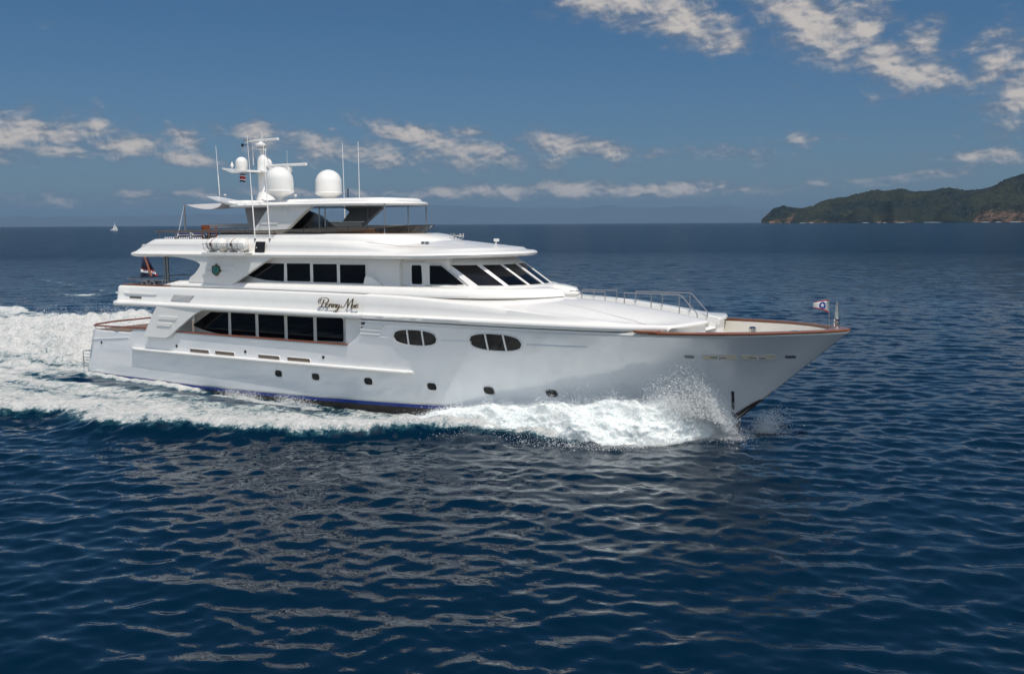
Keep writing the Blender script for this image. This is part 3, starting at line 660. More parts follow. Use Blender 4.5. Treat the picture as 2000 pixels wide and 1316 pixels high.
# pillars standing proud between the panes
def pillar(b0, b1, t0, t1):
    rows = []
    for k in np.linspace(-.0, 1.02, 6):
        a = lerp(b0, t0, k); c = lerp(b1, t1, k); rows.append([shield(a, k, .0), shield(a, k, .05), shield(c, k, .05), shield(c, k, .0)])
    fixn(MB().grid(rows).build('windshield_pillar', GEL, Yt, 30))
pl_ = [(find(918, 0), edges[0][0], find(866, 1), edges[0][1])]
for a, b in zip(edges[:-1], edges[1:]): pl_.append((a[2], b[0], a[3], b[1]))
pl_.append((edges[3][2], edges[3][2] + .05, edges[3][3], edges[3][3] + .06))
for q in pl_: pillar(*q)
pane([(21.68, 5.37), (21.68, 6.15), (22.25, 6.15), (23.42, 5.40)], 2.515, r=.02, name='window', frame=0, th=.012)
# coaming under the windshield and wide rounded ledge round the pilothouse
cz = lambda x, y: 4.95
ringbody([(21.75, 2.62, 22.3, 25.95, 4.9), (21.78, 2.62, 22.3, 25.95, 5.28), (21.82, 2.60, 22.3, 25.93, 5.33), (21.9, 2.52, 22.3, 25.85, 5.355), (22.0, 2.3, 22.3, 25.5, 5.36)], 'windshield_coaming', GEL, cap0=False, kk=dict(n=2.35, rc=.12, L=6))
def ledge():
    lv = []
    # (x0, b, xs, xn, z)
    prof_ = [(5.75, 2.6, 24.6, 4.80), (5.72, 3.12, 26.75, 4.86), (5.72, 3.24, 26.98, 4.885), (5.74, 3.27, 27.08, 4.94), (5.85, 3.26, 27.05, 5.0), (6.05, 3.2, 26.9, None), (6.4, 3.08, 26.5, None), (6.6, 2.9, 26.1, None), (6.8, 2.45, 25.4, None)]
    rows = []
    for j, (x0, b, xn, z) in enumerate(prof_):
        P = plan(x0, b, 21.6, xn, n=2.15, rc=.1, K=4, L=30, M=40)[2:]
        P = [(x, y) for x, y in P]
        tt = [5.06, 5.14, 5.18, 5.2][j - 5] if z is None else z
        r = []
        for x, y in P:
            zz = tt + (.006 * (x - 6) if z is None else .0); f = sm(x, 5.7, 6.7)
            if z is None: zz = 5.0 + (zz - 5.0) * float(f)
            r.append((x, y, zz))
        # stop at the walkway
        k = max(i for i, p in enumerate(r) if p[1] <= -.55); p, q = r[k], r[min(k + 1, len(r) - 1)]
        if q[1] > p[1]:
            t = (-.55 - p[1]) / (q[1] - p[1]); e = tuple(lerp(np.array(p), np.array(q), t))
            r = r[:k + 1] + [e] * (len(r) - k - 1)
        rows.append(r)
    m = MB().grid(rows); b0 = len(rows[0]) - 1
    m.f.append(tuple(j * len(rows[0]) + b0 for j in range(len(rows)))); m.f.append(tuple(j * len(rows[0]) for j in range(len(rows))))
    m.mirror(); o = m.build('pilothouse_ledge', GEL, Yt, 45)
    import bmesh
    bm = bmesh.new(); bm.from_mesh(o.data); bmesh.ops.remove_doubles(bm, verts=bm.verts, dist=1e-5); bmesh.ops.recalc_face_normals(bm, faces=bm.faces); bm.to_mesh(o.data); bm.free()
ledge()
# sheltering bulwark outboard of the side deck, ending in a round step
for o in plate(rnd([(10.4, 5.15), (18.55, 5.15), (19.55, 5.16), (19.35, 5.24), (19.0, 5.50), (18.75, 5.62), (18.5, 5.64), (18.4, 5.3), (11.6, 5.22)], [.02, .02, .05, .2, .25, .15, .05, .05, .1]), 2.72, 2.9, 'side_step', bevel=.03): pass
# ---- upper fashion plates with crest
for o in plate(rnd([(7.55, 5.12), (10.6, 5.08), (11.0, 5.30), (12.9, 6.25), (13.2, 6.40), (7.2, 6.42), (6.6, 6.33), (7.4, 6.27), (8.1, 6.15), (8.47, 6.0), (8.15, 5.62), (7.62, 5.32)], [.05, .2, .3, .3, 0, 0, .1, .2, .3, .12, .3, .15]), 3.0, 3.2, 'fashion_plate'):
    s = -1 if o.data.vertices[0].co.y < 0 else 1
    for xa, xb, z in ((8.8, 10.9, 5.86), (8.6, 10.4, 5.60)):
        fixn(MB().prism(rnd([(xa, z - .07), (xb - .1, z - .07), (xb + .02, z), (xb - .02, z + .07), (xa + .1, z + .07)], .03), s * 3.19, s * 3.25).build('styling_rib', GEL, o, bevel=.012))
    g = fixn(MB().prism(rnd([(9.32, 5.62), (9.45, 5.53), (9.6, 5.46), (9.75, 5.53), (9.88, 5.62), (9.90, 5.9), (9.76, 5.95), (9.64, 5.98), (9.60, 6.06), (9.56, 5.98), (9.44, 5.95), (9.30, 5.9)], .03), s * 3.2, s * 3.275).build('crest', GOLD, o, bevel=.01))
    fixn(MB().prism(rnd([(9.40, 5.68), (9.6, 5.54), (9.80, 5.68), (9.80, 5.87), (9.6, 5.92), (9.40, 5.87)], .04), s * 3.2, s * 3.29).build('crest_field', TEAL, g, bevel=.01))
    m = MB(); m.tube([(9.52, s * 3.292, 5.66), (9.68, s * 3.292, 5.72), (9.55, s * 3.292, 5.78), (9.68, s * 3.292, 5.86)], .018, 6); m.build('crest_figure', GOLD, g)
# ---- roof over the upper deck
zl = lambda x: 6.30 + .0062 * (x - 3) + .05 * float(sm(x, 21, 24.8))
zr = pch([3, 14.2, 16.8, 19.3, 21.4, 23, 26], [7.14, 7.17, 7.10, 6.86, 6.66, 6.66, 6.70])
zcr = pch([3, 15, 20.5, 22.6, 24.2, 25], [7.22, 7.26, 7.20, 7.02, 6.84, 6.76])
def rz(fr):
    def f(x, y):
        e = zr(x) + .03; c = zcr(x); h = float(max(e, zl(x) + .24)); c = float(max(c, h + .003)); return lerp(h, c, 1 - (abs(y) / 3.0) ** 2) if x > 13 else lerp(h, float(c), min(1, (1 - (abs(y) / 3.0) ** 2) * 1))
    return f
lv = [(3.6, 2.5, 19.5, 24.0, lambda x, y: zl(x) + .03), (3.2, 3.1, 20.4, 24.62, lambda x, y: zl(x)), (3.08, 3.26, 20.6, 24.82, lambda x, y: zl(x) + .06), (3.06, 3.29, 20.6, 24.86, lambda x, y: zl(x) + .14),
      (3.12, 3.25, 20.6, 24.80, lambda x, y: zl(x) + .21), (3.22, 3.16, 20.6, 24.66, lambda x, y: zl(x) + .25), (3.30, 3.125, 20.6, 24.58, lambda x, y: lerp(zl(x) + .25, max(float(zr(x)), zl(x) + .26), .06)),
      (3.85, 3.09, 20.5, 24.5, lambda x, y: lerp(zl(x) + .25, max(float(zr(x)), zl(x) + .27), .5)), (4.45, 3.05, 20.4, 24.35, lambda x, y: lerp(zl(x) + .25, max(float(zr(x)), zl(x) + .28), .93)), (4.6, 2.95, 20.3, 24.2, rz(0)), (4.9, 2.7, 20.1, 23.9, rz(0)),
      (5.2, 2.2, 19.8, 23.3, rz(0)), (5.5, 1.6, 19.3, 22.5, rz(0)), (5.8, 1.0, 18.8, 21.6, rz(0)), (6.0, .4, 18.4, 20.8, rz(0))]
ringbody(lv, 'roof', GEL, kk=dict(n=2.2, rc=.55, L=40, M=36), smooth=50)
for s in (-1, 1):
    fixn(MB().prism(rnd([(3.95, 6.80), (8.85, 6.80), (9.05, 6.90), (8.9, 6.93), (4.1, 6.93)], .03), s * 3.02, s * 3.085).build('styling_rib', GEL, Yt, bevel=.012))
# visor seam lines
m = MB()
def roofs(x, y):
    return rz(0)(x, y)
P = [(x, y) for x, y in plan(13.5, 2.45, 19.6, 23.4, n=2.2, rc=.3, L=12, M=24)[7:]]
m.tube([(x, y, roofs(x, y) + .004) for x, y in P], .008, 5); m.mirror(); m.build('roof_seam', GREYP, Yt)
# flybridge cowl under the windscreen
def cowlz(h):
    return lambda x, y: lerp(float(rz(0)(x, y)) - .05, h + .03 * float(sm(x, 12, 20)), 1)
ringbody([(12.6, 2.62, 16.6, 21.3, lambda x, y: rz(0)(x, y) - .06), (12.65, 2.60, 16.5, 20.9, lambda x, y: lerp(rz(0)(x, y), 7.40, .35 + .0 * x)), (12.7, 2.55, 16.4, 20.35, lambda x, y: 7.39), (12.8, 2.48, 16.3, 19.85, lambda x, y: 7.445), (12.95, 2.3, 16.0, 19.5, lambda x, y: 7.45)],
         'flybridge_cowl', GEL, cap0=False, kk=dict(n=2.1, rc=.2, L=20, M=36), smooth=50)
# low coaming aft of the cowl
for s in (-1, 1): fixn(MB().prism(rnd([(8.75, 7.18), (9.0, 7.40), (12.75, 7.42), (12.75, 7.15)], [0, .1, 0, 0]), s * 2.35, s * 2.52).build('flybridge_coaming', GEL, Yt, bevel=.02))
# smoked windscreen
def scr(k):
    P = plan(8.95 if k == 0 else 9.1, 2.42 + .16 * k, 15.2, 19.0 + .65 * k, n=2.1, rc=.01, K=2, L=30, M=40)[3:]
    return [(x, y, lerp(7.435, 7.58 + .22 * float(sm(x, 11, 19)), k)) for x, y in P]
scn = fixn(MB().grid([scr(0), scr(.5), scr(1)]).mirror().build('flybridge_windscreen', SMOKE, Yt, 60))
m = MB(); m.tube(scr(1), .018, 6); m.mirror(); m.build('top_trim', BLACK, scn)
m = MB(); m.tube(scr(0), .022, 6); m.mirror(); m.build('bottom_trim', BLACK, scn)
m = MB(); a, b = scr(0), scr(1)
for i in (0, 9, 18, 27, 34, 41, 47, 53, 60):
    if i < len(a): m.tube([a[i], b[i]], .014, 5)
m.mirror(); m.build('mullion', BLACK, scn)
# ---- hardtop
hz = lambda x: 8.70 + .0 * x
ringbody([(10.0, 1.9, 15.6, 18.5, 8.68), (9.6, 2.35, 15.4, 19.0, 8.665), (9.5, 2.48, 15.4, 19.2, 8.70), (9.5, 2.5, 15.4, 19.24, 8.77), (9.55, 2.45, 15.4, 19.15, 8.84), (9.7, 2.3, 15.3, 18.9, 8.89), (10.4, 1.2, 15.0, 18.0, 8.94)], 'hardtop', GEL, kk=dict(n=2.2, rc=.6, L=16, M=30), smooth=50)
ringbody([(12.2, 1.75, 17, 18.6, 8.88), (12.25, 1.7, 17, 18.55, 8.98), (12.35, 1.6, 17, 18.4, 9.03), (12.6, 1.2, 16.8, 18, 9.05)], 'hardtop_panel', GEL, cap0=False, kk=dict(n=3.5, rc=.2, L=8, M=14), smooth=50)
for xa, xb, yy in ((11.3, 12.0, -1.1), (9.2, 10.3, -1.6)):
    ringbody([(xa - .1, .55, xb, xb + .25, 8.86), (xa, .5, xb, xb + .2, 8.98), (xa + .15, .4, xb - .1, xb + .1, 9.03)], 'roof_hatch', GEL, cap0=False, kk=dict(n=3, rc=.1, L=4, M=8)).location = (0, yy, 0)
# rising wing at the aft end of the hardtop, one each side, and the shade sail
for s in (-1, 1):
    rows = []
    for t in np.linspace(0, 1, 14):
        x = lerp(10.4, 7.6, t); zt1 = 8.84 + .42 * t ** 1.3; th = lerp(.16, .05, t); yi = lerp(.5, 1.25, t)
        rows.append([(x, s * yi, zt1 - th), (x, s * lerp(2.45, 1.9, t * t), zt1 - th + .03), (x, s * lerp(2.5, 1.95, t * t), zt1), (x, s * yi, zt1 + .02)])
    m = MB().grid(rows, cv=True); m.f.append((0, 1, 2, 3)); k = 13 * 4; m.f.append((k + 3, k + 2, k + 1, k)); fixn(m.build('hardtop_wing', GEL, Yt, 35))
PX = float(U(360.7, 420, y=0)[0])
m = MB(); rows = []
for t in np.linspace(0, 1, 16):
    x = lerp(9.2, PX + .3, t); r = []
    for u_ in np.linspace(-1, 1, 13):
        w_ = lerp(2.4, .15, t) * (1 - .28 * math.sin(math.pi * t)); r.append((x + .25 * (1 - abs(u_)) * math.sin(math.pi * t), u_ * w_, lerp(8.92, 8.95, t) + (.17 * u_ - .10 - .10 * (1 - u_ * u_)) * math.sin(math.pi * t)))
    rows.append(r)
sail = m.grid(rows).build('shade_sail', SHADE, Yt, 60); sdd = sail.modifiers.new('solid', 'SOLIDIFY'); sdd.thickness = .015
m = MB(); m.tube([(PX, 0, 7.2), (PX, 0, 8.98)], [.055, .045]); m.tube([(PX, 0, 8.96), (PX + .3, 0, 8.95)], .012, 6); m.build('awning_pole', DSTEEL, Yt)
m = MB(); m.tube([(PX, 0, 8.95), U(347, 460, y=-2.6), U(342, 502, y=-3.3)], .006, 5); m.tube([(PX, 0, 8.95), U(350, 452, y=-2.0)], .006, 5)
m.build('stay_line', WHITEC, Yt)
# ---- arches carrying the hardtop
for s in (-1, 1):
    m = MB(); P0 = [(12.25, 8.72), (14.95, 8.72), (14.3, 8.35), (12.75, 7.25), (10.95, 7.25), (11.3, 7.75)] if s < 0 else [(12.0, 8.74), (15.2, 8.74), (14.6, 8.45), (13.75, 7.25), (11.9, 7.25), (13.0, 8.25), (12.7, 8.5)]
    if s > 0: P0 = [tuple(U(a, b, y=2.15)[[0, 2]]) for a, b in ((628, 400), (655, 405), (676, 407.5), (686, 414), (664.5, 442), (652, 458), (697, 458), (710.5, 441), (737, 417), (757, 399.5), (740, 392), (640, 392))]
    o = fixn(MB().prism(rnd(P0, [0, 0, .15, .02, .02, .1] if s < 0 else [0, .1, .15, .1, 0, 0, 0, 0, .3, 0, 0, 0]), s * 2.02, s * 2.28).build('hardtop_arch', GEL if s < 0 else GREYP, Yt, bevel=.03))  # port arch greyed: shade on its inner face put into the colour
    if s < 0:
        for xa, xb, z0, z1 in ((12.35, 13.3, 8.25, 8.5), (11.6, 12.7, 7.87, 8.0)):
            fixn(MB().prism(rnd([(xa, z0), (xb, z0), (xb + .14, z1), (xa + .2, z1)], .02), -2.27, -2.30).build('locker_panel', GEL, o, bevel=.008))
m = MB().prism(rnd([(9.1, -1.0), (11.1, -1.0), (11.4, -.5), (11.4, .5), (11.1, 1.0), (9.1, 1.0)], .25), 7.2, 8.72, 'z')
m.v = [(x if z > 8 else 9.4 + (x - 9.1) * .72, y * (1 if z > 8 else .9), z) for x, y, z in m.v]; m.build('mast_pedestal', GREYP, Yt, bevel=.04)
# tinted side panel forward of the arch
fixn(MB().prism([(13.9, 8.60), (15.0, 8.25), (16.0, 7.62), (12.8, 7.5)], -1.72, -1.70).build('wind_panel', CLEARG, Yt))
m = MB().prism(rnd([(13.2, -1.4), (14.9, -1.4), (14.9, 1.2), (13.2, 1.2)], .1), 7.22, 7.95, 'z'); bar = m.build('bar_counter', GREYP, Yt, bevel=.03)
MB().prism(rnd([(13.1, -1.5), (15.0, -1.5), (15.0, 1.3), (13.1, 1.3)], .12), 7.95, 8.0, 'z').build('counter_top', GEL, bar, bevel=.015)
m = MB()
for x in (13.9, 14.7):
    m.tube([(x, -1.62, 7.4), (x, -1.62, 7.95), (x + .1, -1.62, 8.08), (x + .25, -1.62, 8.05), (x + .5, -1.62, 7.6)], .022, 6)
m.build('hoop_rail', STEEL, Yt)
# stainless posts
for x, y in ((14.95, -1.85), (15.3, -1.85), (18.55, -1.6), (18.6, 0), (18.4, 1.6), (14.6, 1.9)):
    MB().tube([(x, y, 7.3), (x + .02, y, 8.75)], .028, 8).build('hardtop_post', DSTEEL, Yt)
# settee seen through the windscreen
m = MB().box((16.9, -1.3, 7.38), (2.2, .6, .26)); m.box((17.9, 0, 7.38), (.6, 2.6, .26)); m.box((16.9, -1.62, 7.52), (2.2, .12, .3)); m.build('helm_settee', SAND, Yt, bevel=.05)
# davit boom
DX = float(U(411, 438, y=0)[0]); m = MB().prism(rnd([(DX, 7.70), (DX, 7.92), (9.8, 7.92), (9.8, 7.45), (8.4, 7.70)], .03), -.12, .12); fixn(m.build('davit_boom', GREYP, Yt, bevel=.03))
# ---- satellite domes and mast
def dome(x, y, z, r, h, name='satellite_dome', par=Yt, skirt=True):
    pr_ = [(.001, 0), (r * .30, 0), (r * .30, .10 * h), (r * .38, .14 * h), (r * .95, .26 * h), (r * 1.04, .30 * h), (r * 1.04, .325 * h), (r * .99, .335 * h)] if skirt else [(.001, 0), (r * .85, 0), (r * .9, .04 * h), (r * .95, .08 * h)]
    zb = .335 * h if skirt else .08 * h; ys = h - r * .95
    pr_ += [(r, lerp(zb, ys, .5)), (r * .985, ys)] + [(r * .985 * math.cos(t), ys + (h - ys) * math.sin(t)) for t in np.linspace(.1, math.pi / 2 - .001, 12)]
    return MB().lathe((x, y, z), pr_, 36).build(name, GEL, par, 40)
dome(12.35, -1.7, 8.90, .66, 1.66); dome(12.3, 1.7, 8.90, .66, 1.66)
mast = fixn(MB().grid([[(x + a * math.cos(q), b * math.sin(q), z) for q in np.linspace(0, 2 * math.pi, 21)[:-1]] for x, a, b, z in
    ((9.7, .62, .5, 8.85), (9.66, .5, .42, 9.1), (9.62, .33, .3, 9.5), (9.60, .33, .28, 10.2), (9.58, .33, .26, 10.42), (9.56, .32, .24, 10.9), (9.54, .26, .2, 11.15), (9.52, .12, .12, 11.3), (9.5, .09, .09, 11.55))], cv=True).build('radar_mast', GEL, Yt, 40))
# forward base fairing
MB().grid([[(lerp(9.8, 11.3, t), y, 8.88 + .45 * (1 - t) ** 1.6 * (1 - (y / .45) ** 2 * .5)) for y in np.linspace(-.42, .42, 7)] for t in np.linspace(0, 1, 10)]).build('mast_fairing', GEL, mast)
MB().lathe((9.5, 0, 11.5), [(.001, 0), (.12, 0), (.27, .04), (.28, .07), (.1, .10), (.1, .16), (.28, .2), (.32, .27), (.3, .34), (.12, .4), (.10, .46), (.001, .46)], 24).build('radar_pedestal', GEL, mast)
def radar(c, L, ang, name):
    m = MB().box((0, 0, 0), (L, .14, .13)); o = m.build(name, GEL, mast, bevel=.03); o.location = c; o.rotation_euler = (0, 0, ang); return o
radar((9.52, 0, 12.0), 2.45, math.radians(-4), 'radar_scanner'); radar((11.15, 0, 10.74), 2.55, math.radians(3), 'radar_scanner')
m = MB().box((11.2, 0, 10.52), (.4, .3, .26)); m.box((10.4, 0, 10.4), (1.7, .12, .08)); m.build('radar_bracket', GEL, mast, bevel=.03)
MB().lathe((9.5, 0, 12.05), [(.012, 0), (.012, .4)], 6).build('masthead_aerial', GEL, mast)
# spreader platforms (athwartships wing) and small domes
m = MB().prism(rnd([(7.9, 10.44), (7.2, 10.66), (7.25, 10.72), (8.0, 10.56), (10.1, 10.50), (10.1, 10.42)], .02), -.55, .55); fixn(m.build('spreader', GEL, mast, bevel=.02))
m = MB().prism(rnd([(9.2, -1.3), (9.9, -1.3), (9.9, 1.3), (9.2, 1.3)], .1), 10.40, 10.5, 'z'); m.build('crosstree', GEL, mast, bevel=.02)
dome(8.15, -.1, 10.55, .31, .70, 'small_dome', mast, False); dome(8.85, .9, 10.52, .31, .70, 'small_dome', mast, False)
MB().lathe((7.35, 0, 10.72), [(.04, 0), (.04, .06), (.09, .08), (.09, .16), (.05, .2), (.03, .3), (.001, .32)], 12).build('anchor_light', GEL, mast)
m = MB(); m.tube([(8.62, 0, 10.5), (8.55, 0, 12.1)], .03, 6); m.tube([(8.75, 0, 10.5), (8.72, 0, 12.0)], .02, 6); m.tube([(8.3, 0, 12.06), (8.9, 0, 12.05)], .014, 5)
for x in (8.3, 8.5, 8.88): m.tube([(x, 0, 12.02), (x, 0, 12.15)], .03, 6)
m.tube([(8.9, 0, 11.6), (9.1, 0, 10.75)], .02, 6); m.build('instrument_pole', DSTEEL, mast)
m = MB(); m.box((8.15, 0, 11.83), (.12, .06, .14)); m.tube([(8.15, 0, 11.83), (8.6, 0, 11.83)], .015, 5); m.build('wind_vane', BLACK, mast)
m = MB(); m.tube([(9.75, 0, 11.2), (9.78, 0, 11.62), (9.6, 0, 11.66)], .022, 6); m.build('cable_loop', GEL, mast)
# whip aerials
def whip(p, q, r=.022):
    p = np.array(p, float); q = np.array(q, float); d = q - p
    o = MB().tube([p, p + d * .06], r * 1.5, 8).build('whip_aerial', DSTEEL, Yt)
    MB().tube([p + d * .06, p + d * .45, p + d * .455, q], [r, r * .95, r * .6, r * .45], 6).build('whip', GEL, o)
whip((12.05, -3.02, 6.95), (11.81, -3.08, 11.9), .03); whip((13.0, -3.02, 6.95), (12.8, -3.08, 11.88), .03)
whip((12.15, 3.02, 6.95), (12.03, 3.08, 11.95), .03); whip((13.15, 3.02, 6.95), (13.08, 3.08, 11.97), .03)
p = U(429.5, 387, y=-.6); q = U(421.3, 285, y=-.6); whip(p - np.array([0, 0, .05]), q, .024)
whip(U(561.5, 385, y=0), U(560.5, 294, y=0), .012)
p = U(495, 326, y=.5); q = U(493.5, 285, y=.5); whip(p, q, .02)
MB().tube([U(679.5, 386, y=0), U(679.5, 369, y=0)], .03, 6).build('stub_aerial', BLACK, Yt)
for px, py in ((439.5, 382), (577, 383)):
    p = U(px, py, y=-.5); MB().lathe((p[0], p[1], p[2] - .08), [(.02, 0), (.02, .06), (.07, .08), (.08, .11), (.05, .14), (.001, .145)], 12).build('gps_receiver', GEL, Yt)
# navigation light board
o = fixn(MB().prism(rnd([(12.18, 6.62), (12.78, 6.62), (12.86, 7.10), (12.28, 7.10)], .02), -3.22, -3.17).build('sidelight_board', BLACK, Yt, bevel=.008))
MB().box((12.33, -3.2, 6.83), (.05, .08, .05)).build('sidelight', GEL, o)
MB().tube([(12.3, -3.0, 7.05), (12.3, -3.19, 7.0)], .015, 5).build('bracket', DSTEEL, o)
# raft platform on the eave
m = MB().prism(rnd([(9.15, 6.48), (12.0, 6.48), (12.1, 6.60), (9.2, 6.60)], .03), -3.05, -3.72); fixn(m.build('raft_platform', GEL, Yt, bevel=.02))
# whip mounts, horns, searchlight, camera on the roof
m = MB(); p = (21.15, .1, 7.2)
for dy, L in ((-.12, .34), (.12, .42)):
    m.lathe((p[0] + .1, p[1] + dy, p[2] + .16), [(.02, -.3), (.025, .0), (.045, .12), (.09, .2)], 12, 'x')
    m.tube([(p[0], p[1] + dy, p[2]), (p[0], p[1] + dy, p[2] + .15)], .02, 6); m.lathe((p[0] - .14, p[1] + dy, p[2] + .15), [(.001, 0), (.05, 0), (.05, .1), (.001, .1)], 10)
m.lathe((p[0] + .35, p[1], p[2] - .02), [(.07, 0), (.07, .05), (.03, .07), (.03, .12)], 12); m.build('air_horn', STEEL, Yt)
m = MB().lathe((23.0, .5, 6.94), [(.07, 0), (.07, .04), (.035, .06), (.035, .14)], 12); m.box((23.02, .5, 7.15), (.2, .16, .12)); m.build('searchlight', GEL, Yt, bevel=.02)
m = MB().tube([(20.8, -1.75, 6.88), (20.83, -1.75, 7.02)], .02, 6); m.box((20.8, -1.78, 7.07), (.15, .1, .1)); m.box((21.02, -1.78, 7.07), (.13, .1, .1)); m.build('deck_floodlight', STEEL, Yt)
# ---- posts aft
for x, y, z0, z1 in ((5.75, -2.9, 1.7, 3.9), (5.05, -2.55, 4.1, 6.35), (5.25, -2.55, 4.1, 6.35)):
    MB().tube([(x, y, z0), (x, y, z1)], .07, 12).both().build('overhang_post', DSTEEL, Yt)
MB().box((5.4, -2.3, 4.42), (.7, .3, .55)).both().build('deck_box', TEAK, Yt, bevel=.03)
# upper aft rail and teak capping
m = MB(); P = [(6.1, -3.3, 5.17), (3.2, -3.3, 5.17), (2.75, -3.1, 5.18), (2.6, -2.6, 5.18), (2.6, 0, 5.18)]; m.tube(P, .025)
for x in (3.3, 4.2, 5.1): m.tube([(x, -3.3, 4.9), (x, -3.3, 5.17)], .016, 6)
for y in (-2.6, -1.6, -.6): m.tube([(2.65, y, 4.88), (2.6, y, 5.18)], .016, 6)
m.mirror().build('upper_stern_rail', DSTEEL, Yt)
m = MB().prism(rnd([(2.75, -3.42), (6.3, -3.48), (6.3, -3.28), (3.0, -3.22), (2.95, 0), (2.72, 0)], .05), 4.865, 4.925, 'z').mirror(); m.build('teak_capping', TEAK, Yt)
# flybridge aft rail
m = MB(); P = [(9.2, -2.75, 7.60), (4.9, -2.75, 7.58), (4.3, -2.5, 7.58), (4.15, -1.8, 7.58), (4.15, 0, 7.58)]; m.tube(P, .03); m.tube([(p[0], p[1], p[2] - .07) for p in P], .018, 6)
for x in (5, 6.2, 7.4, 8.6): m.tube([(x, -2.75, 7.15), (x, -2.75, 7.6)], .018, 6)
m.mirror().build('flybridge_rail', BRONZE, Yt)
# foredeck handrails
for s in (-1, 1):
    m = MB(); y = .525 * s
    m.tube([(27.2, y, 5.13), (27.3, y, 5.155), (28.8, y, 5.16)], .02)
    for x in (27.76, 28.8): m.tube([(x, y, float(zc_(x)) - .03), (x, y, 5.16)], .017, 6)
    m.tube([(29.62, y, 5.15), (31.93, y, 5.155), (32.02, y, 5.12), (32.62, y, 4.5), (32.66, y, 4.47), (32.66, y, 4.28)], .022)
    for x in (29.64, 30.78, 31.94): m.tube([(x, y, float(zc_(x)) - .03), (x, y, 5.15)], .019, 6)
    m.build('foredeck_handrail', DSTEEL, Yt)
# bow fittings
wl0 = U(1469.5, 656, y=-.3); zt_ = float(U(1469.5, 637.5, y=-.3)[2]); k = zt_ - 3.22
m = MB().lathe((wl0[0], wl0[1], 3.22), [(.19, 0), (.19, .06), (.11, .12), (.10, k - .34), (.13, k - .24), (.135, k - .06), (.08, k - .01), (.001, k)], 20); m.build('anchor_windlass', STEEL, Yt)
_l = U(1426, 650, y=-.6); MB().box((_l[0], -.6, (_l[2] + 3.22) / 2), (.95, .5, _l[2] - 3.22)).build('bow_locker', LINER, Yt, bevel=.04)
jp = MB().lathe((37.66, 0, 4.10), [(.12, 0), (.12, .06), (.09, .08), (.11, .2), (.11, .25), (.085, .27), (.11, .33), (.11, .37), (.08, .40), (.045, .95), (.045, .98), (.001, .98)], 18).build('bow_post', STEEL, Yt)
MB().tube([(37.42, 0, 4.1), (37.36, 0, 5.17)], .014, 6).build('jack_staff', DSTEEL, Yt)
m = MB().lathe((36.6, -1.32, 4.06), [(.001, .05), (.16, .04), (.17, .0)], 12); m.build('chock_plate', STEEL, Yt)
# ensign staff
es0 = np.array([3.55, 0, 4.35]); es1 = np.array([2.55, 0, 6.35])
_p = U(322 - 6 + 0, 540, y=-.2)
a0 = U(336.5, 543, y=0); a1 = U(314, 500, y=0); a0 = U(336, 545, y=0)
MB().tube([U(296, 545, y=0) if False else U(240 + 372 / 6.667, 420 + 800 / 6.667, y=0), U(240 + 285 / 6.667, 420 + 545 / 6.667, y=0)], [.07, .055], 10).build('ensign_staff', TEAK, Yt)
# ================================================================== things aboard
# flags
def cloth(poly_rows, name, mt, parent=None, th=.006):
    o = MB().grid(poly_rows).build(name, mt, parent, 80); s = o.modifiers.new('solid', 'SOLIDIFY'); s.thickness = th; return o
# ensign, drooping from the staff: navy field, white and red folds
Zp = lambda x, y: (240 + x / 6.667, 420 + y / 6.667)
F_ = empty('ensign_flag', tuple(U(*Zp(300, 700), y=.0))); tag(F_, 'navy ensign with red and white folds hanging on the varnished aft deck staff', 'flag')
def fl(poly, name, mt, wob=.06, nn=10):
    # poly: left edge list and right edge list in crop pixels
    L, R_ = poly; rows = []
    for i, (a, b) in enumerate(zip(L, R_)):
        r = []
        for k in range(nn + 1):
            t = k / nn; q = (lerp(a[0], b[0], t), lerp(a[1], b[1], t)); yy = wob * math.sin(t * 9 + i * .8) + .03
            p = U(*Zp(*q), y=yy); r.append(tuple(p - np.array(F_.location)))
        rows.append(r)
    return cloth(rows, name, mt, F_)
fl(([(248, 560), (246, 640), (240, 690)], [(330, 556), (372, 640), (408, 720)]), 'canton', NAVY)
fl(([(240, 690), (234, 705)], [(408, 720), (420, 740)]), 'red_stripe', RED)
fl(([(234, 705), (232, 735), (232, 745)], [(420, 740), (430, 765), (436, 775)]), 'white_stripe', WHITEC)
fl(([(232, 745), (230, 820)], [(436, 775), (462, 810)]), 'field', NAVY)
fl(([(415, 775), (412, 812)], [(448, 765), (458, 812)]), 'red_tip', RED)
# courtesy flag under the spreader
cf = empty('courtesy_flag', tuple(U(474, 346, y=-.35))); tag(cf, 'small blue, white and red striped flag flying under the mast spreader', 'flag')
hs = [(0, .05, NAVY, 'blue_stripe'), (.05, .10, WHITEC, 'white_stripe'), (.10, .22, RED, 'red_stripe'), (.22, .27, WHITEC, 'white_stripe'), (.27, .34, NAVY, 'blue_stripe')]
for a, b, mt, nm in hs:
    rows = [[(-.20 + .40 * t - .05 * zz, .04 * math.sin(t * 7), .15 - zz * 1.15 + .02 * math.sin(5 * t)) for t in np.linspace(0, 1, 9)] for zz in (a, b)]
    cloth(rows, nm, mt, cf)
MB().tube([(.22, 0, .3), (.18, 0, -.4)], .006, 5).build('halyard', WHITEC, cf)
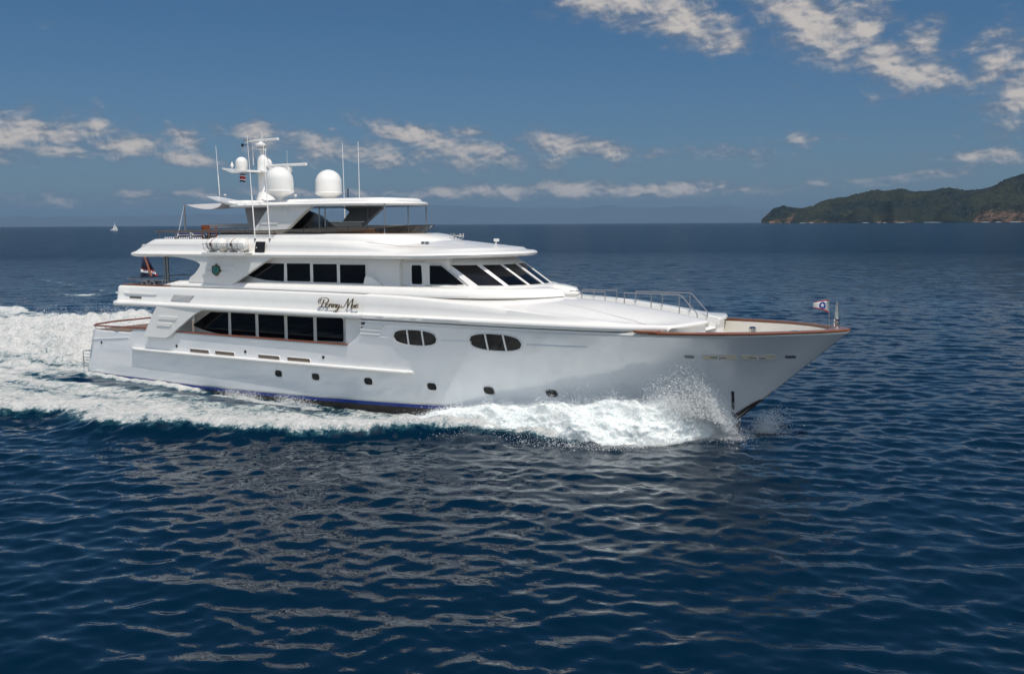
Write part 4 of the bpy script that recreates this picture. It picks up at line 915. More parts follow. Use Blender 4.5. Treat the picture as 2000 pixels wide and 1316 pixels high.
# pennant at the bow
pn = empty('bow_pennant', (37.38, 0, 4.98)); tag(pn, 'small white pennant with red border and blue star disc on the bow staff', 'flag')
def pen(t, v, off=0.0): # t 0 hoist..1 fly, v -1..1
    return (-.62 * t * .9, .05 * math.sin(t * 6) + off, -.1 + .05 * t + v * (.235 * (1 - t * .62)) + .02 * math.sin(4 * t))
cloth([[pen(t, v) for t in np.linspace(0, 1, 12)] for v in np.linspace(-.78, .78, 7)], 'field', WHITEC, pn)
for v0, v1 in ((-1, -.78), (.78, 1)): cloth([[pen(t, v) for t in np.linspace(0, 1, 12)] for v in (v0, v1)], 'border', RED, pn)
for s in (-1, 1):
    n = 16; MBd = MB(); c0 = pen(.42, 0, s * .012); v = [c0] + [pen(.42 + .19 * math.cos(q), (.74) * math.sin(q), s * .012) for q in np.linspace(0, 2 * math.pi, n + 1)[:-1]]
    MBd.add(v, [(0, i + 1, (i + 1) % n + 1) for i in range(n)]).build('disc', BLUE, pn, 0)
    v = [pen(.42, 0, s * .018)] + [pen(.42 + (.14 if k % 2 == 0 else .055) * math.sin(2 * math.pi * k / 10), (.54 if k % 2 == 0 else .21) * math.cos(2 * math.pi * k / 10), s * .018) for k in range(10)]
    MB().add(v, [(0, i + 1, (i + 1) % 10 + 1) for i in range(10)]).build('star', WHITEC, pn, 0)
# life raft canisters
def raft(x, label):
    e = empty('life_raft_canister', (x, -3.42, 6.60)); tag(e, label, 'life raft', 'life raft canisters on the roof edge')
    L = 1.22; r = .27; m = MB()
    m.lathe((0, 0, .36), [(.001, -L / 2), (r * .6, -L / 2 + .02), (r * .93, -L / 2 + .1), (r, -L / 2 + .2), (r, L / 2 - .2), (r * .93, L / 2 - .1), (r * .6, L / 2 - .02), (.001, L / 2)], 28, 'x'); m.build('shell', GEL, e)
    for q in (-.3, .02, .33): MB().lathe((q, 0, .36), [(r, -.035), (r + .022, -.03), (r + .022, .03), (r, .035)], 28, 'x').build('band', GEL, e)
    m = MB(); m.lathe((-.14, 0, .36), [(r + .004, -.02), (r + .012, -.02), (r + .012, .02), (r + .004, .02)], 24, 'x'); m.build('strap', SAND, e)
    MB().box((-.14, -r - .02, .38), (.09, .05, .12)).build('release_hook', BLACK, e)
    m = MB()
    for z in (.18, .40): m.tube([(-.66, -r - .05, z), (.66, -r - .05, z)], .011, 5)
    for q in (-.64, -.36, -.05, .3, .64): m.tube([(q, -r - .05, .42), (q, -r * .8, .1), (q, 0, .03), (q, r * .8, .1)], .011, 5)
    m.build('cradle', DSTEEL, e)
    m = MB()
    for q in (-.35, .3): m.box((q, -.1, .03), (.08, .35, .1))
    m.build('foot', GEL, e); return e
raft(9.93, 'white life raft canister in a wire cradle, the one nearer the stern'); raft(11.30, 'white life raft canister in a wire cradle, the one beside the black sidelight board')
# striped loungers on the flybridge aft deck
def lounger(x, y, label, first=[None]):
    if first[0] is None:
        e = empty('sun_lounger', (x, y, 7.02)); m = MB().prism(rnd([(-.55, .16), (.25, .16), (.62, .42), (.58, .48), (.22, .25), (-.55, .25)], .03), -.35, .35); fixn(m.build('cushion', STRW, e, bevel=.03))
        m = MB().box((-.05, 0, .12), (1.0, .66, .05))
        for a in (-.45, .4):
            for b in (-.28, .28): m.box((a, b, .05), (.05, .05, .12))
        m.build('frame', TEAK, e); first[0] = e
    else:
        s0 = first[0]; e = s0.copy(); C.objects.link(e); e.location = (x, y, 7.02)
        for ch in s0.children: c = ch.copy(); C.objects.link(c); c.parent = e
    tag(e, label, 'sun lounger', 'striped loungers on the flybridge aft deck'); return e
for x, y, lb in ((5.35, -2.0, 'navy and white striped lounger nearest the stern corner of the flybridge'), (6.45, -2.0, 'navy and white striped lounger just forward of the sternmost one'),
                 (7.5, -2.05, 'navy and white striped lounger under the grey shade sail, aft of the wooden chair'), (8.75, -2.05, 'navy and white striped lounger partly behind the wooden chair')):
    lounger(x, y, lb)
ch = empty('wooden_deck_chair', (8.3, -2.45, 7.2)); tag(ch, 'dark varnished wooden armchair standing at the flybridge rail among striped loungers', 'chair')
for a in (-.24, .24):
    for b in (-.22, .22): MB().box((a, b, .28), (.05, .05, .56)).build('leg', TEAK, ch, bevel=.006)
MB().box((0, 0, .36), (.5, .46, .04)).build('seat', TEAK, ch, bevel=.006)
MB().box((-.25, 0, .55), (.04, .48, .22)).build('backrest', TEAK, ch, bevel=.006)
for b in (-.24, .24): MB().box((0, b, .57), (.52, .05, .03)).build('armrest', TEAK, ch, bevel=.006)
# striped settee and white chairs on the upper aft deck
st = empty('striped_settee', (5.2, .6, 4.12)); tag(st, 'long dark navy settee with thin white stripes on the upper aft deck', 'settee')
MB().box((0, 0, .25), (3.9, .8, .45)).build('base', STRN, st, bevel=.05); MB().box((0, .35, .75), (3.9, .22, .7)).build('backrest', STRN, st, bevel=.06)
tb = empty('teak_deck_table', (7.0, -1.9, 4.12)); tag(tb, 'varnished table top edge beside the crest panel on the upper aft deck', 'table')
MB().box((0, 0, .94), (1.2, .9, .05)).build('tabletop', TEAK, tb, bevel=.01); MB().box((0, 0, .46), (.2, .2, .9)).build('pedestal', TEAK, tb, bevel=.02)
def wchair(x, y, lb, first=[None]):
    if first[0] is None:
        e = empty('white_armchair', (x, y, 4.12)); m = MB()
        for s in (-1, 1): m.tube([(.3, .26 * s, 0), (.26, .26 * s, .55), (.12, .26 * s, .88), (-.1, .26 * s, .93), (-.26, .26 * s, .8), (-.3, .26 * s, 0)], .03, 8)
        m.tube([(-.1, -.26, .93), (-.1, .26, .93)], .03, 8); m.build('frame', WHITEC, e); MB().box((0, 0, .45), (.5, .5, .07)).build('seat', STRN, e, bevel=.02); MB().box((-.22, 0, .72), (.06, .46, .36)).build('backrest', STRN, e, bevel=.02); first[0] = e
    else:
        s0 = first[0]; e = s0.copy(); C.objects.link(e); e.location = (x, y, 4.12)
        for c_ in s0.children: c = c_.copy(); C.objects.link(c); c.parent = e
    tag(e, lb, 'chair', 'white armchairs on the upper aft deck')
wchair(3.45, -2.3, 'white tubular armchair nearest the stern on the upper aft deck'); wchair(4.05, -2.3, 'white tubular armchair second from the stern on the upper aft deck')
# ================================================================== THE SEA
def hash3(ix, iy, iz, seed):
    h = (ix.astype(np.int64) * 374761393 + iy.astype(np.int64) * 668265263 + iz.astype(np.int64) * 2147483647 + seed * 974634777) & 0xffffffff
    h = ((h ^ (h >> 13)) * 1274126177) & 0xffffffff; h = h ^ (h >> 16); return (h & 0xffffff) / float(0xffffff)
def vnoise(x, y, z=0.0, seed=0):
    x = np.asarray(x, float); y = np.asarray(y, float); z = np.zeros_like(x) + z
    ix, iy, iz = np.floor(x), np.floor(y), np.floor(z); fx, fy, fz = x - ix, y - iy, z - iz
    fx = fx * fx * (3 - 2 * fx); fy = fy * fy * (3 - 2 * fy); fz = fz * fz * (3 - 2 * fz); o = 0
    for a in (0, 1):
        for b in (0, 1):
            for c in (0, 1):
                o = o + hash3(ix + a, iy + b, iz + c, seed) * (fx if a else 1 - fx) * (fy if b else 1 - fy) * (fz if c else 1 - fz)
    return o
def fbm(x, y, z=0.0, oct=5, seed=0, rough=.55):
    s = 0; a = 1; n = 0
    for i in range(oct): s = s + a * vnoise(x * 2 ** i + i * 17.3, y * 2 ** i + i * 5.1, z * 2 ** i, seed + i); n += a; a *= rough
    return s / n
# wave components: wind sea running towards the camera with a wide spread
NW = 190
wl = np.exp(rng.uniform(math.log(.26), math.log(5.5), NW)); kk_ = 2 * math.pi / wl
wd = math.radians(-64) + rng.normal(0, .70, NW)
amp = .0034 * wl * np.where(wl > 1.25, (1.25 / wl) ** 1.05, 1.0) * np.where(wl < .7, (wl / .7) ** .3, 1.0)
amp *= rng.uniform(.6, 1.35, NW); ph = rng.uniform(0, 2 * math.pi, NW)
def waves(x, y, cell):
    z = np.zeros_like(x); dx = np.zeros_like(x); dy = np.zeros_like(x)
    gust = .72 + .56 * fbm(x / 38, y / 38, seed=91, oct=3)
    for i in range(NW):
        f = np.clip((wl[i] / cell - 2.4) / 2.2, 0, 1)
        idx = f > 0
        if not idx.any(): continue
        c, s = math.cos(wd[i]), math.sin(wd[i]); t = kk_[i] * (c * x[idx] + s * y[idx]) + ph[i]; A = amp[i] * f[idx] * gust[idx]
        z[idx] += A * np.cos(t); q = .75 * A * np.sin(t); dx[idx] -= q * c; dy[idx] -= q * s
    return z, dx, dy
edge = pch([-60, -20, -5, 2, 7, 10.5, 15.2, 17.5, 21.2, 25, 28.2, 31.1, 32.4, 34, 34.6], [28, 20, 15.3, 14.0, 13.3, 12.4, 11.7, 11.0, 9.3, 6.3, 5.3, 4.4, 3.0, .3, 0])
def wake(x, y):
    """height and foam amount of the boat's wash at world x, y"""
    ay = np.abs(y); stb = y < 0
    E_ = edge(x) + (fbm(x / 3.2, y / 3.2, seed=5, oct=4) - .5) * 2.6 * sm(34 - x, 0, 10) + .9 * np.sin(x * .55) * sm(20 - x, 0, 10)
    E_ = np.where(stb, E_, E_ - .5 - 5.5 * sm(-x, 0, 25)); inside = sm(E_ - ay, -.35, .7) * (x < 34.8)
    h = np.zeros_like(x)
    # ridge of the breaking bow wave at the foam's outer edge
    rd = (ay - (E_ - .9)) / 1.1; h += np.exp(-rd ** 2) * np.interp(x, [-60, -20, 5, 18, 24, 30, 34], [.15, .3, .46, .62, .62, .3, .05]) * (x < 34.6)
    rd = (ay - (E_ + 1.4)) / 1.3; h -= .04 * np.exp(-rd ** 2) * sm(x, -40, 0) * (x < 30)
    # trough along the side amidships
    h -= .20 * np.exp(-((ay - 3.7) / 1.5) ** 2) * sm(x, 4, 12) * sm(24 - x, 0, 3)
    h += .10 * np.exp(-((ay - 3.6) / 1.2) ** 2) * sm(5 - x, 0, 6) * sm(x, -4, -1)
    # hump of the propeller wash behind the transom
    dxs = -x - .5
    hump = 2.05 * sm(dxs, .3, 8) * np.exp(-np.maximum(dxs - 9, 0) / 26) * np.exp(-((y - 3.2) / (3.6 + .12 * np.maximum(dxs, 0))) ** 2)
    hump += 1.5 * np.exp(-((x + 4.5) / 4.5) ** 2 - ((y - 6.2) / 2.0) ** 2)
    h += hump
    # lateral wave crest on the far side
    yr = 5.0 + (26 - x) * .40; h += np.where(y > 0, .62 * np.exp(-((y - yr) / 2.0) ** 2) * sm(8 - x, 0, 14) * np.exp(-np.maximum(-x - 35, 0) / 40), 0)
    lane = fbm(x / 5.0, y / 1.25, seed=11, oct=5); lump = fbm(x / 1.3, y / 1.0, seed=23, oct=5)
    near = np.exp(-((ay - 4.3) / 1.0) ** 2) * sm(x, -3, 1) * sm(19.5 - x, 0, 2.5)          # dark lane beside the hull
    edgeband = np.exp(-((E_ - ay - 1.3) / 1.7) ** 2)
    fo = inside * (.70 + .42 * edgeband - .62 * near + (lane - .5) * 1.6 + .10 * sm(x, 10, 20))
    fo -= inside * .35 * np.exp(-((ay - 7.0) / 1.6) ** 2) * sm(x, 14, 19) * sm(25 - x, 0, 3) * (lump > .45)
    fo = fo * (1 - .35 * sm(-x, 12, 55))
    slick = (sm(x, -2, 0) * 0 + 1) * (x < .5) * np.exp(-((y - 2.8) / (4.8 + .10 * np.maximum(dxs, 0))) ** 4)
    fo = np.maximum(fo, slick * (1.08 + (lane - .5) * .5 + (lump - .5) * .4) * sm(dxs, -.5, 1.5))
    fo = np.maximum(fo, np.where(y > 0, np.exp(-((y - yr + .6) / .6) ** 2) * .8 * sm(-x, 2, 10) * (lump - .1), 0))
    # scattered breaker on the far lateral crest
    fo = np.maximum(fo, .9 * np.exp(-((x + 55.5) / 3.2) ** 2 - ((y - 34) / 1.1) ** 2) * (.4 + lump))
    hbv = np.interp(x, [-.5, 4, 10, 18, 22, 26], [3.3, 3.42, 3.5, 3.45, 3.25, 2.7])
    fo = np.maximum(fo, np.exp(-((ay - hbv - .25) / .38) ** 2) * (.6 + lump) * (x > -.6) * sm(10 - x, 0, 2))
    h += .16 * np.exp(-((ay - hbv - .2) / .35) ** 2) * sm(x, -1.5, -.5) * sm(10 - x, 0, 3)
    fo = np.maximum(fo, np.exp(-((ay - hbv - .45) / .42) ** 2) * (lump + lane - .12) * sm(x, 8.5, 10.5) * sm(17.5 - x, 0, 1.5))
    fo *= ~((ay < 2.8) & (x > 1) & (x < 30))
    h += inside * (lump - .5) * .34 * np.clip(fo + .2, 0, 1) * sm(35 - x, 0, 3) + slick * ((lump - .5) * .9 + (fbm(x / .55, y / .55, seed=29, oct=3) - .5) * .35) * sm(dxs, 1, 5)
    return h, np.clip(fo, 0, 1.3)
def sea_grid():
    a_mid = math.atan2(FW[1], FW[0]); w1 = math.radians(44)
    A = list(np.arange(a_mid - w1, a_mid + w1, math.radians(.105))); A += list(np.linspace(a_mid + w1, a_mid + 2 * math.pi - w1, 150)[:-1])
    R = [7.0]
    while R[-1] < 15000:
        r = R[-1]; R.append(r * (1 + (.0042 if r < 30 else .0032 if r < 110 else .0048 if r < 420 else .011 if r < 1600 else .03)))
    A = np.array(A); R = np.array(R); return A, R
A_, R_ = sea_grid(); na, nr = len(A_), len(R_)
dR = np.gradient(R_); AA, RR = np.meshgrid(A_, R_); X0 = CAM[0] + RR * np.cos(AA); Y0 = CAM[1] + RR * np.sin(AA)
dA = np.gradient(np.unwrap(np.concatenate([A_, [A_[0] + 2 * math.pi]])))[:-1]
cell = np.maximum(np.broadcast_to(dR[:, None], RR.shape), RR * dA[None, :] * .8)
x = X0.ravel(); y = Y0.ravel(); cl = cell.ravel()
z, dx, dy = waves(x, y, cl)
box = (x > -90) & (x < 37) & (np.abs(y) < 60); hw = np.zeros_like(x); fo = np.zeros_like(x); hw[box], fo[box] = wake(x[box], y[box])
calm = 1 - .45 * np.clip(fo, 0, 1)
z = z * calm + hw; keep = sm(np.hypot(np.maximum(np.abs(x - 17) - 17, 0), np.maximum(np.abs(y) - 3, 0)), .2, 1.5)
z = np.where((np.abs(y) < 4.6) & (x > 0) & (x < 34), z * .8 + 0, z)
x = x + dx * calm; y = y + dy * calm
ri = np.arange(nr - 1)[:, None] * na; ci = np.arange(na)[None, :]; cj = (ci + 1) % na
F4 = np.stack([ri + ci, ri + na + ci, ri + na + cj, ri + cj], -1).reshape(-1, 4)[:, ::-1]
me = bpy.data.meshes.new('sea'); nv = len(x); me.vertices.add(nv + 1)
co = np.zeros((nv + 1, 3)); co[:nv, 0] = x; co[:nv, 1] = y; co[:nv, 2] = z; co[nv] = (CAM[0], CAM[1], 0)
me.vertices.foreach_set('co', co.ravel())
tri = np.stack([np.full(na, nv), np.arange(na), (np.arange(na) + 1) % na], -1)
nl = F4.size + tri.size; me.loops.add(nl); me.polygons.add(len(F4) + na)
me.loops.foreach_set('vertex_index', np.concatenate([F4.ravel(), tri.ravel()]).astype(np.int32))
me.polygons.foreach_set('loop_start', np.concatenate([np.arange(len(F4)) * 4, len(F4) * 4 + np.arange(na) * 3]).astype(np.int32))
me.polygons.foreach_set('use_smooth', np.ones(len(F4) + na, bool))
at_ = me.attributes.new('foam', 'FLOAT', 'POINT'); at_.data.foreach_set('value', np.append(fo, 0).astype(np.float32))
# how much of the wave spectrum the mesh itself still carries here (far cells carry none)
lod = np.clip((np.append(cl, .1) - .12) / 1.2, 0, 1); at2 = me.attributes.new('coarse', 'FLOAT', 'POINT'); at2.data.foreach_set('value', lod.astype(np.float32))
me.update(calc_edges=True); me.validate()
sea = bpy.data.objects.new('sea', me); C.objects.link(sea); sea['kind'] = 'structure'
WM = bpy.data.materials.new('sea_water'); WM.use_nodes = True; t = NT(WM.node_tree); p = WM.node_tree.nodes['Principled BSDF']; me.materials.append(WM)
geo = t.n('ShaderNodeNewGeometry'); fa = t.n('ShaderNodeAttribute', attribute_name='foam'); ca = t.n('ShaderNodeAttribute', attribute_name='coarse')
P_ = geo.outputs['Position']
mp = t.n('ShaderNodeMapping', i_Vector=P_); mp.inputs['Scale'].default_value = (1.0, .8, 1); 
n1 = t.n('ShaderNodeTexNoise', i_Vector=mp.outputs[0], i_Scale=1.9, i_Detail=9.0, i_Roughness=0.68, i_Distortion=0.9)
n2 = t.n('ShaderNodeTexVoronoi', feature='DISTANCE_TO_EDGE', i_Vector=mp.outputs[0], i_Scale=1.15)
n3 = t.n('ShaderNodeTexNoise', i_Vector=mp.outputs[0], i_Scale=.55, i_Detail=6.0, i_Roughness=0.6, i_Distortion=0.4)
n4 = t.n('ShaderNodeTexNoise', i_Vector=mp.outputs[0], i_Scale=6.5, i_Detail=6.0, i_Roughness=0.75, i_Distortion=0.6)
nzf = t.m('ADD', t.m('ADD', t.m('MULTIPLY', n1.outputs[0], 1.25), t.m('MULTIPLY', n4.outputs[0], .75)), t.m('ADD', t.m('MULTIPLY', n3.outputs[0], .6), t.m('MULTIPLY', n2.outputs[0], -.45)))
raw = t.m('ADD', fa.outputs['Fac'], t.m('MULTIPLY', t.m('SUBTRACT', nzf, 1.23), 1.25))
ff = t.n('ShaderNodeMapRange', interpolation_type='SMOOTHSTEP', i_0=raw, i_1=.40, i_2=.85); foam = t.m('MULTIPLY', ff.outputs[0], t.m('GREATER_THAN', fa.outputs['Fac'], .04))
aer = t.n('ShaderNodeMapRange', interpolation_type='SMOOTHSTEP', i_0=raw, i_1=.05, i_2=.62); aerf = t.m('MULTIPLY', aer.outputs[0], t.m('GREATER_THAN', fa.outputs['Fac'], .03))
deep = (0.0003, 0.0105, 0.0250, 1)
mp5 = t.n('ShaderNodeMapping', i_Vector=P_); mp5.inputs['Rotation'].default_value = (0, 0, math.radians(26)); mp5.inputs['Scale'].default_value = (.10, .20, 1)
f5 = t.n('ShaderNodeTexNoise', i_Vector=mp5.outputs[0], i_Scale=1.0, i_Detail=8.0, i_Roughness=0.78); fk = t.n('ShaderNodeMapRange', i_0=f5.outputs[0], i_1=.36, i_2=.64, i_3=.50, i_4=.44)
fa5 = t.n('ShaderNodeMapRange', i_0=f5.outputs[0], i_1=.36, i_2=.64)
far_facet_col = t.mix(fa5.outputs[0], (0.0006, 0.0125, 0.034, 1), (0.0022, 0.0235, 0.057, 1))  # far water: wave-facet light and dark put into the base colour
deep = t.mix(t.m('MULTIPLY', ca.outputs['Fac'], .9), deep, far_facet_col)
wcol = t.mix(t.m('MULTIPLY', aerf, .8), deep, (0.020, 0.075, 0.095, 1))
thick = t.n('ShaderNodeMapRange', interpolation_type='SMOOTHSTEP', i_0=t.m('ADD', raw, t.m('MULTIPLY', t.m('SUBTRACT', n4.outputs[0], .5), 1.6)), i_1=.25, i_2=1.15)
fcol = t.mix(thick.outputs[0], (0.28, 0.37, 0.39, 1), (0.86, 0.86, 0.84, 1))
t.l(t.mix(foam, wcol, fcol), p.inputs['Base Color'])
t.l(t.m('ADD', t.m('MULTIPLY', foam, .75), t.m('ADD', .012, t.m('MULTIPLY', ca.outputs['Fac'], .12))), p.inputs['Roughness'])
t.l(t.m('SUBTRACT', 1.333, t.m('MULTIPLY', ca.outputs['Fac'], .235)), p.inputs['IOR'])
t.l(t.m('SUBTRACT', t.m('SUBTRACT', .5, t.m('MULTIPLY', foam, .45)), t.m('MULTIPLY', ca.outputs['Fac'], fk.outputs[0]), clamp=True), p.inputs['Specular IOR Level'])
# ripples finer than the mesh
mp2 = t.n('ShaderNodeMapping', i_Vector=P_); mp2.inputs['Rotation'].default_value = (0, 0, math.radians(22)); mp2.inputs['Scale'].default_value = (.55, 1.0, 1)
r1 = t.n('ShaderNodeTexNoise', i_Vector=mp2.outputs[0], i_Scale=2.6, i_Detail=3.0, i_Roughness=0.5)
r2_ = t.n('ShaderNodeTexNoise', i_Vector=mp2.outputs[0], i_Scale=.42, i_Detail=4.0, i_Roughness=0.6)
b1 = t.n('ShaderNodeBump', i_Strength=1.0, i_Distance=.020, i_Height=r1.outputs[0])
b2 = t.n('ShaderNodeBump', i_Strength=ca.outputs['Fac'], i_Distance=1.4, i_Height=r2_.outputs[0], i_Normal=b1.outputs[0])
b3 = t.n('ShaderNodeBump', i_Strength=t.m('MULTIPLY', foam, 1.0), i_Distance=.30, i_Height=nzf, i_Normal=b2.outputs[0])
t.l(b3.outputs[0], p.inputs['Normal'])
# foam mass: rough displaced sheet with its own thickness
FM = bpy.data.materials.new('foam'); FM.use_nodes = True; t = NT(FM.node_tree); p = FM.node_tree.nodes['Principled BSDF']
co_ = t.n('ShaderNodeTexCoord'); n1 = t.n('ShaderNodeTexNoise', i_Vector=co_.outputs['Object'], i_Scale=4.5, i_Detail=9.0, i_Roughness=0.72)
n2 = t.n('ShaderNodeTexNoise', i_Vector=co_.outputs['Object'], i_Scale=1.1, i_Detail=5.0, i_Roughness=0.6)
t.l(t.mix(n2.outputs[0], (0.60, 0.68, 0.70, 1), (0.84, 0.84, 0.82, 1)), p.inputs['Base Color']); p.inputs['Roughness'].default_value = .8; p.inputs['Specular IOR Level'].default_value = .0; p.inputs['Subsurface Weight'].default_value = .5; p.inputs['Subsurface Radius'].default_value = (.25, .3, .32); p.inputs['Subsurface Scale'].default_value = .6
b = t.n('ShaderNodeBump', i_Strength=.3, i_Distance=.03, i_Height=n1.outputs[0]); t.l(b.outputs[0], p.inputs['Normal'])
DM = bpy.data.materials.new('spray_drop'); DM.use_nodes = True; t = NT(DM.node_tree); DM.node_tree.nodes.clear()
a_ = t.n('ShaderNodeBsdfDiffuse', i_Color=(.92, .93, .93, 1)); b_ = t.n('ShaderNodeBsdfTranslucent', i_Color=(.92, .93, .93, 1)); c_ = t.n('ShaderNodeMixShader', i_0=.5); t.l(a_.outputs[0], c_.inputs[1]); t.l(b_.outputs[0], c_.inputs[2])
d_ = t.n('ShaderNodeBsdfTransparent'); e_ = t.n('ShaderNodeMixShader', i_0=.45); t.l(c_.outputs[0], e_.inputs[1]); t.l(d_.outputs[0], e_.inputs[2]); o_ = t.n('ShaderNodeOutputMaterial'); t.l(e_.outputs[0], o_.inputs[0])
def npmesh(name, V, F, m, smooth=True):
    me = bpy.data.meshes.new(name); F = np.asarray(F, np.int32); k = F.shape[1]
    me.vertices.add(len(V)); me.vertices.foreach_set('co', np.asarray(V, np.float32).ravel()); me.loops.add(F.size); me.polygons.add(len(F))
    me.loops.foreach_set('vertex_index', F.ravel()); me.polygons.foreach_set('loop_start', (np.arange(len(F)) * k).astype(np.int32))
    me.polygons.foreach_set('use_smooth', np.full(len(F), smooth)); me.update(calc_edges=True); me.materials.append(m)
    o = bpy.data.objects.new(name, me); C.objects.link(o); return o
# bow wave thrown aside by the stem
cx = [22.2, 23.5, 25, 27, 28.6, 30, 31.2, 32.3, 33.1, 33.7, 34.1]
cy = pch(cx, [4.7, 4.5, 4.3, 4.0, 3.7, 3.35, 2.9, 2.25, 1.5, .7, .2])
czf = pch(cx, [.02, .42, .62, .85, 1.0, 1.15, 1.32, 1.42, 1.45, 1.1, .35])
ce = pch(cx, [7.2, 6.7, 6.0, 5.5, 5.3, 5.1, 4.75, 3.8, 2.5, 1.15, .35])
def wave_sheet(side, nx=760, nt=120):
    u = np.linspace(22.2, 34.1, nx)[:, None] + np.zeros((1, nt)); t_ = np.linspace(0, 1, nt)[None, :] + np.zeros((nx, 1))
    yh = np.array([[hb(a, .6) - .15 for a in u[:, 0]]]).T
    c = cy(u); e = ce(u) + .5 * (fbm(u / 1.1, u * 0, seed=3, oct=4) - .5); H = czf(u) * (.86 + .34 * fbm(u / .9, u * 0 + 3, seed=8, oct=4))
    a = np.clip(t_ / .35, 0, 1); b = np.clip((t_ - .35) / .65, 0, 1)
    yy = np.where(t_ < .35, yh + (c - yh) * a, c + (e - c) * (b ** .8)); zz = np.where(t_ < .35, H * (.82 + .18 * np.sin(a * math.pi / 2)), H * (1 - b ** 1.35) - .06 * b)
    n = fbm(u * 1.25 - zz * .5, yy * 1.9, zz * 1.9, oct=4, seed=31, rough=.52) - .5; n2 = fbm(u * 5.2, yy * 5.2, zz * 5.2, oct=4, seed=47, rough=.65) - .5
    w_ = np.clip(czf(u) / .5, .15, 1) * (.35 + .65 * np.sin(np.clip(t_, 0, 1) * math.pi) ** .5)
    off = (n * 1.25 + n2 * .10) * w_
    yy = yy + off * .8; zz = zz + off * .62; uu = u + n2 * .25 * w_
    V = np.stack([uu, side * yy, zz], -1).reshape(-1, 3); i = np.arange(nx - 1)[:, None] * nt; j = np.arange(nt - 1)[None, :]
    F = np.stack([i + j, i + j + 1, i + nt + j + 1, i + nt + j], -1).reshape(-1, 4)
    return V, (F if side > 0 else F[:, ::-1])
Va, Fa = wave_sheet(-1); Vb, Fb = wave_sheet(1, 400, 60)
bw = npmesh('bow_wave', np.vstack([Va, Vb]), np.vstack([Fa, Fb + len(Va)]), FM); tag(bw, 'boiling white bow wave curling away along the hull from the stem', 'bow wave', kind='stuff')
# spray: thousands of drops thrown up off the foam
def drops(P, r):
    n = len(P); o = np.array([[1, 0, 0], [-1, 0, 0], [0, 1, 0], [0, -1, 0], [0, 0, 1], [0, 0, -1]], float)
    st = rng.uniform(.7, 1.5, (n, 3)); V = P[:, None, :] + o[None] * (r[:, None] * st)[:, None, :]
    f = np.array([[0, 2, 4], [2, 1, 4], [1, 3, 4], [3, 0, 4], [2, 0, 5], [1, 2, 5], [3, 1, 5], [0, 3, 5]]); F = (np.arange(n)[:, None, None] * 6 + f[None]).reshape(-1, 3)
    return V.reshape(-1, 3), F
PP = []; RRr = []
def spray(P, r): PP.append(P); RRr.append(r)
n = 52000   # mist hugging the crest and outer face of the bow wave
k = rng.integers(0, len(Va), n * 3); b = Va[k]; keepm = (b[:, 2] > .05); b = b[keepm][:n]
h = rng.exponential(.09, len(b)) * np.clip(czf(b[:, 0]) * 1.3, .3, 1.6); cl_ = fbm(b[:, 0] * 1.7, b[:, 0] * 0, seed=61, oct=3) ** 2 * 3.2
spray(b + np.stack([rng.normal(-.03, .06, len(b)), -np.abs(rng.normal(0, .07, len(b))), h * cl_], -1), rng.lognormal(-4.85, .40, len(b)))
def plume(n, x0, y0, z0, sx, sy, H, lean, tilt, rs=-4.85):
    n = int(n * 1.7)
    t = rng.beta(1.0, 1.9, n); a = rng.normal(0, 1, n); c = rng.normal(0, 1, n)
    x = x0 + lean * t * H + a * sx * (.45 + .8 * t); y = y0 - tilt * t * H + c * sy * (.5 + .8 * t); z = z0 + t * H * (1 - .20 * a * a)
    spray(np.stack([x, y, z], -1), rng.lognormal(rs, .42, n))
plume(15000, 33.5, -1.6, .7, .60, .32, 2.3, -.22, .30, -4.65); plume(5000, 33.0, -2.2, .9, .8, .4, 1.7, -.2, .35, -4.6); plume(5000, 34.1, -1.0, .2, .35, .25, 1.7, -.10, .25); plume(5200, 32.6, -2.3, .8, .6, .3, 1.25, -.3, .3)
plume(2600, 34.9, .6, .0, .40, .35, 1.0, .35, -.5, -4.6); plume(3500, 31.0, -3.1, .9, .9, .3, .75, -.2, .35); plume(2500, 28.6, -3.9, .7, 1.1, .3, .55, -.1, .35); plume(2500, 25.4, -4.4, .35, 1.2, .35, .5, -.1, .3)
plume(1800, 34.2, -1.0, -.05, .6, .7, .35, .1, .3)
n = 16000; xx = rng.uniform(22.5, 34.2, n); spray(np.stack([xx, -(ce(xx) + rng.gamma(1.3, .16, n) - .1), rng.exponential(.05, n) + .03], -1), rng.lognormal(-4.7, .4, n))
for a_, b_, c_ in ((14.6, -3.75, 700), (11.2, -3.85, 600), (12.5, -4.1, 700), (.6, -3.5, 800), (16.0, -4.3, 700)): plume(c_, a_, b_, -.05, .6, .22, .45, -.2, .1, -4.8)
# drops along the broken outer edge of the wash and over the stern hump
n = 16000; xx = rng.uniform(-34, 24, n); ee = edge(xx) - rng.gamma(1.5, .7, n); hh, f_ = wake(xx, -ee); ok = f_ > .42; spray(np.stack([xx, -ee, hh + rng.exponential(.07, n)], -1)[ok], rng.lognormal(-4.7, .4, n)[ok])
n = 26000; xx = -rng.gamma(2.6, 4.2, n) - .8; yy = rng.normal(3.0, 3.2, n); hh, ffm = wake(xx, yy); q = fbm(xx, yy, seed=77, oct=3); ok = q > .42
spray(np.stack([xx, yy, hh + rng.exponential(.16, n) * (q * 2)], -1)[ok], rng.lognormal(-4.5, .4, n)[ok])
V, F = drops(np.vstack(PP), np.concatenate(RRr)); sp = npmesh('spray', V, F, DM, False); tag(sp, 'fine white spray drops flung up around the bow and the wake', 'spray', kind='stuff')
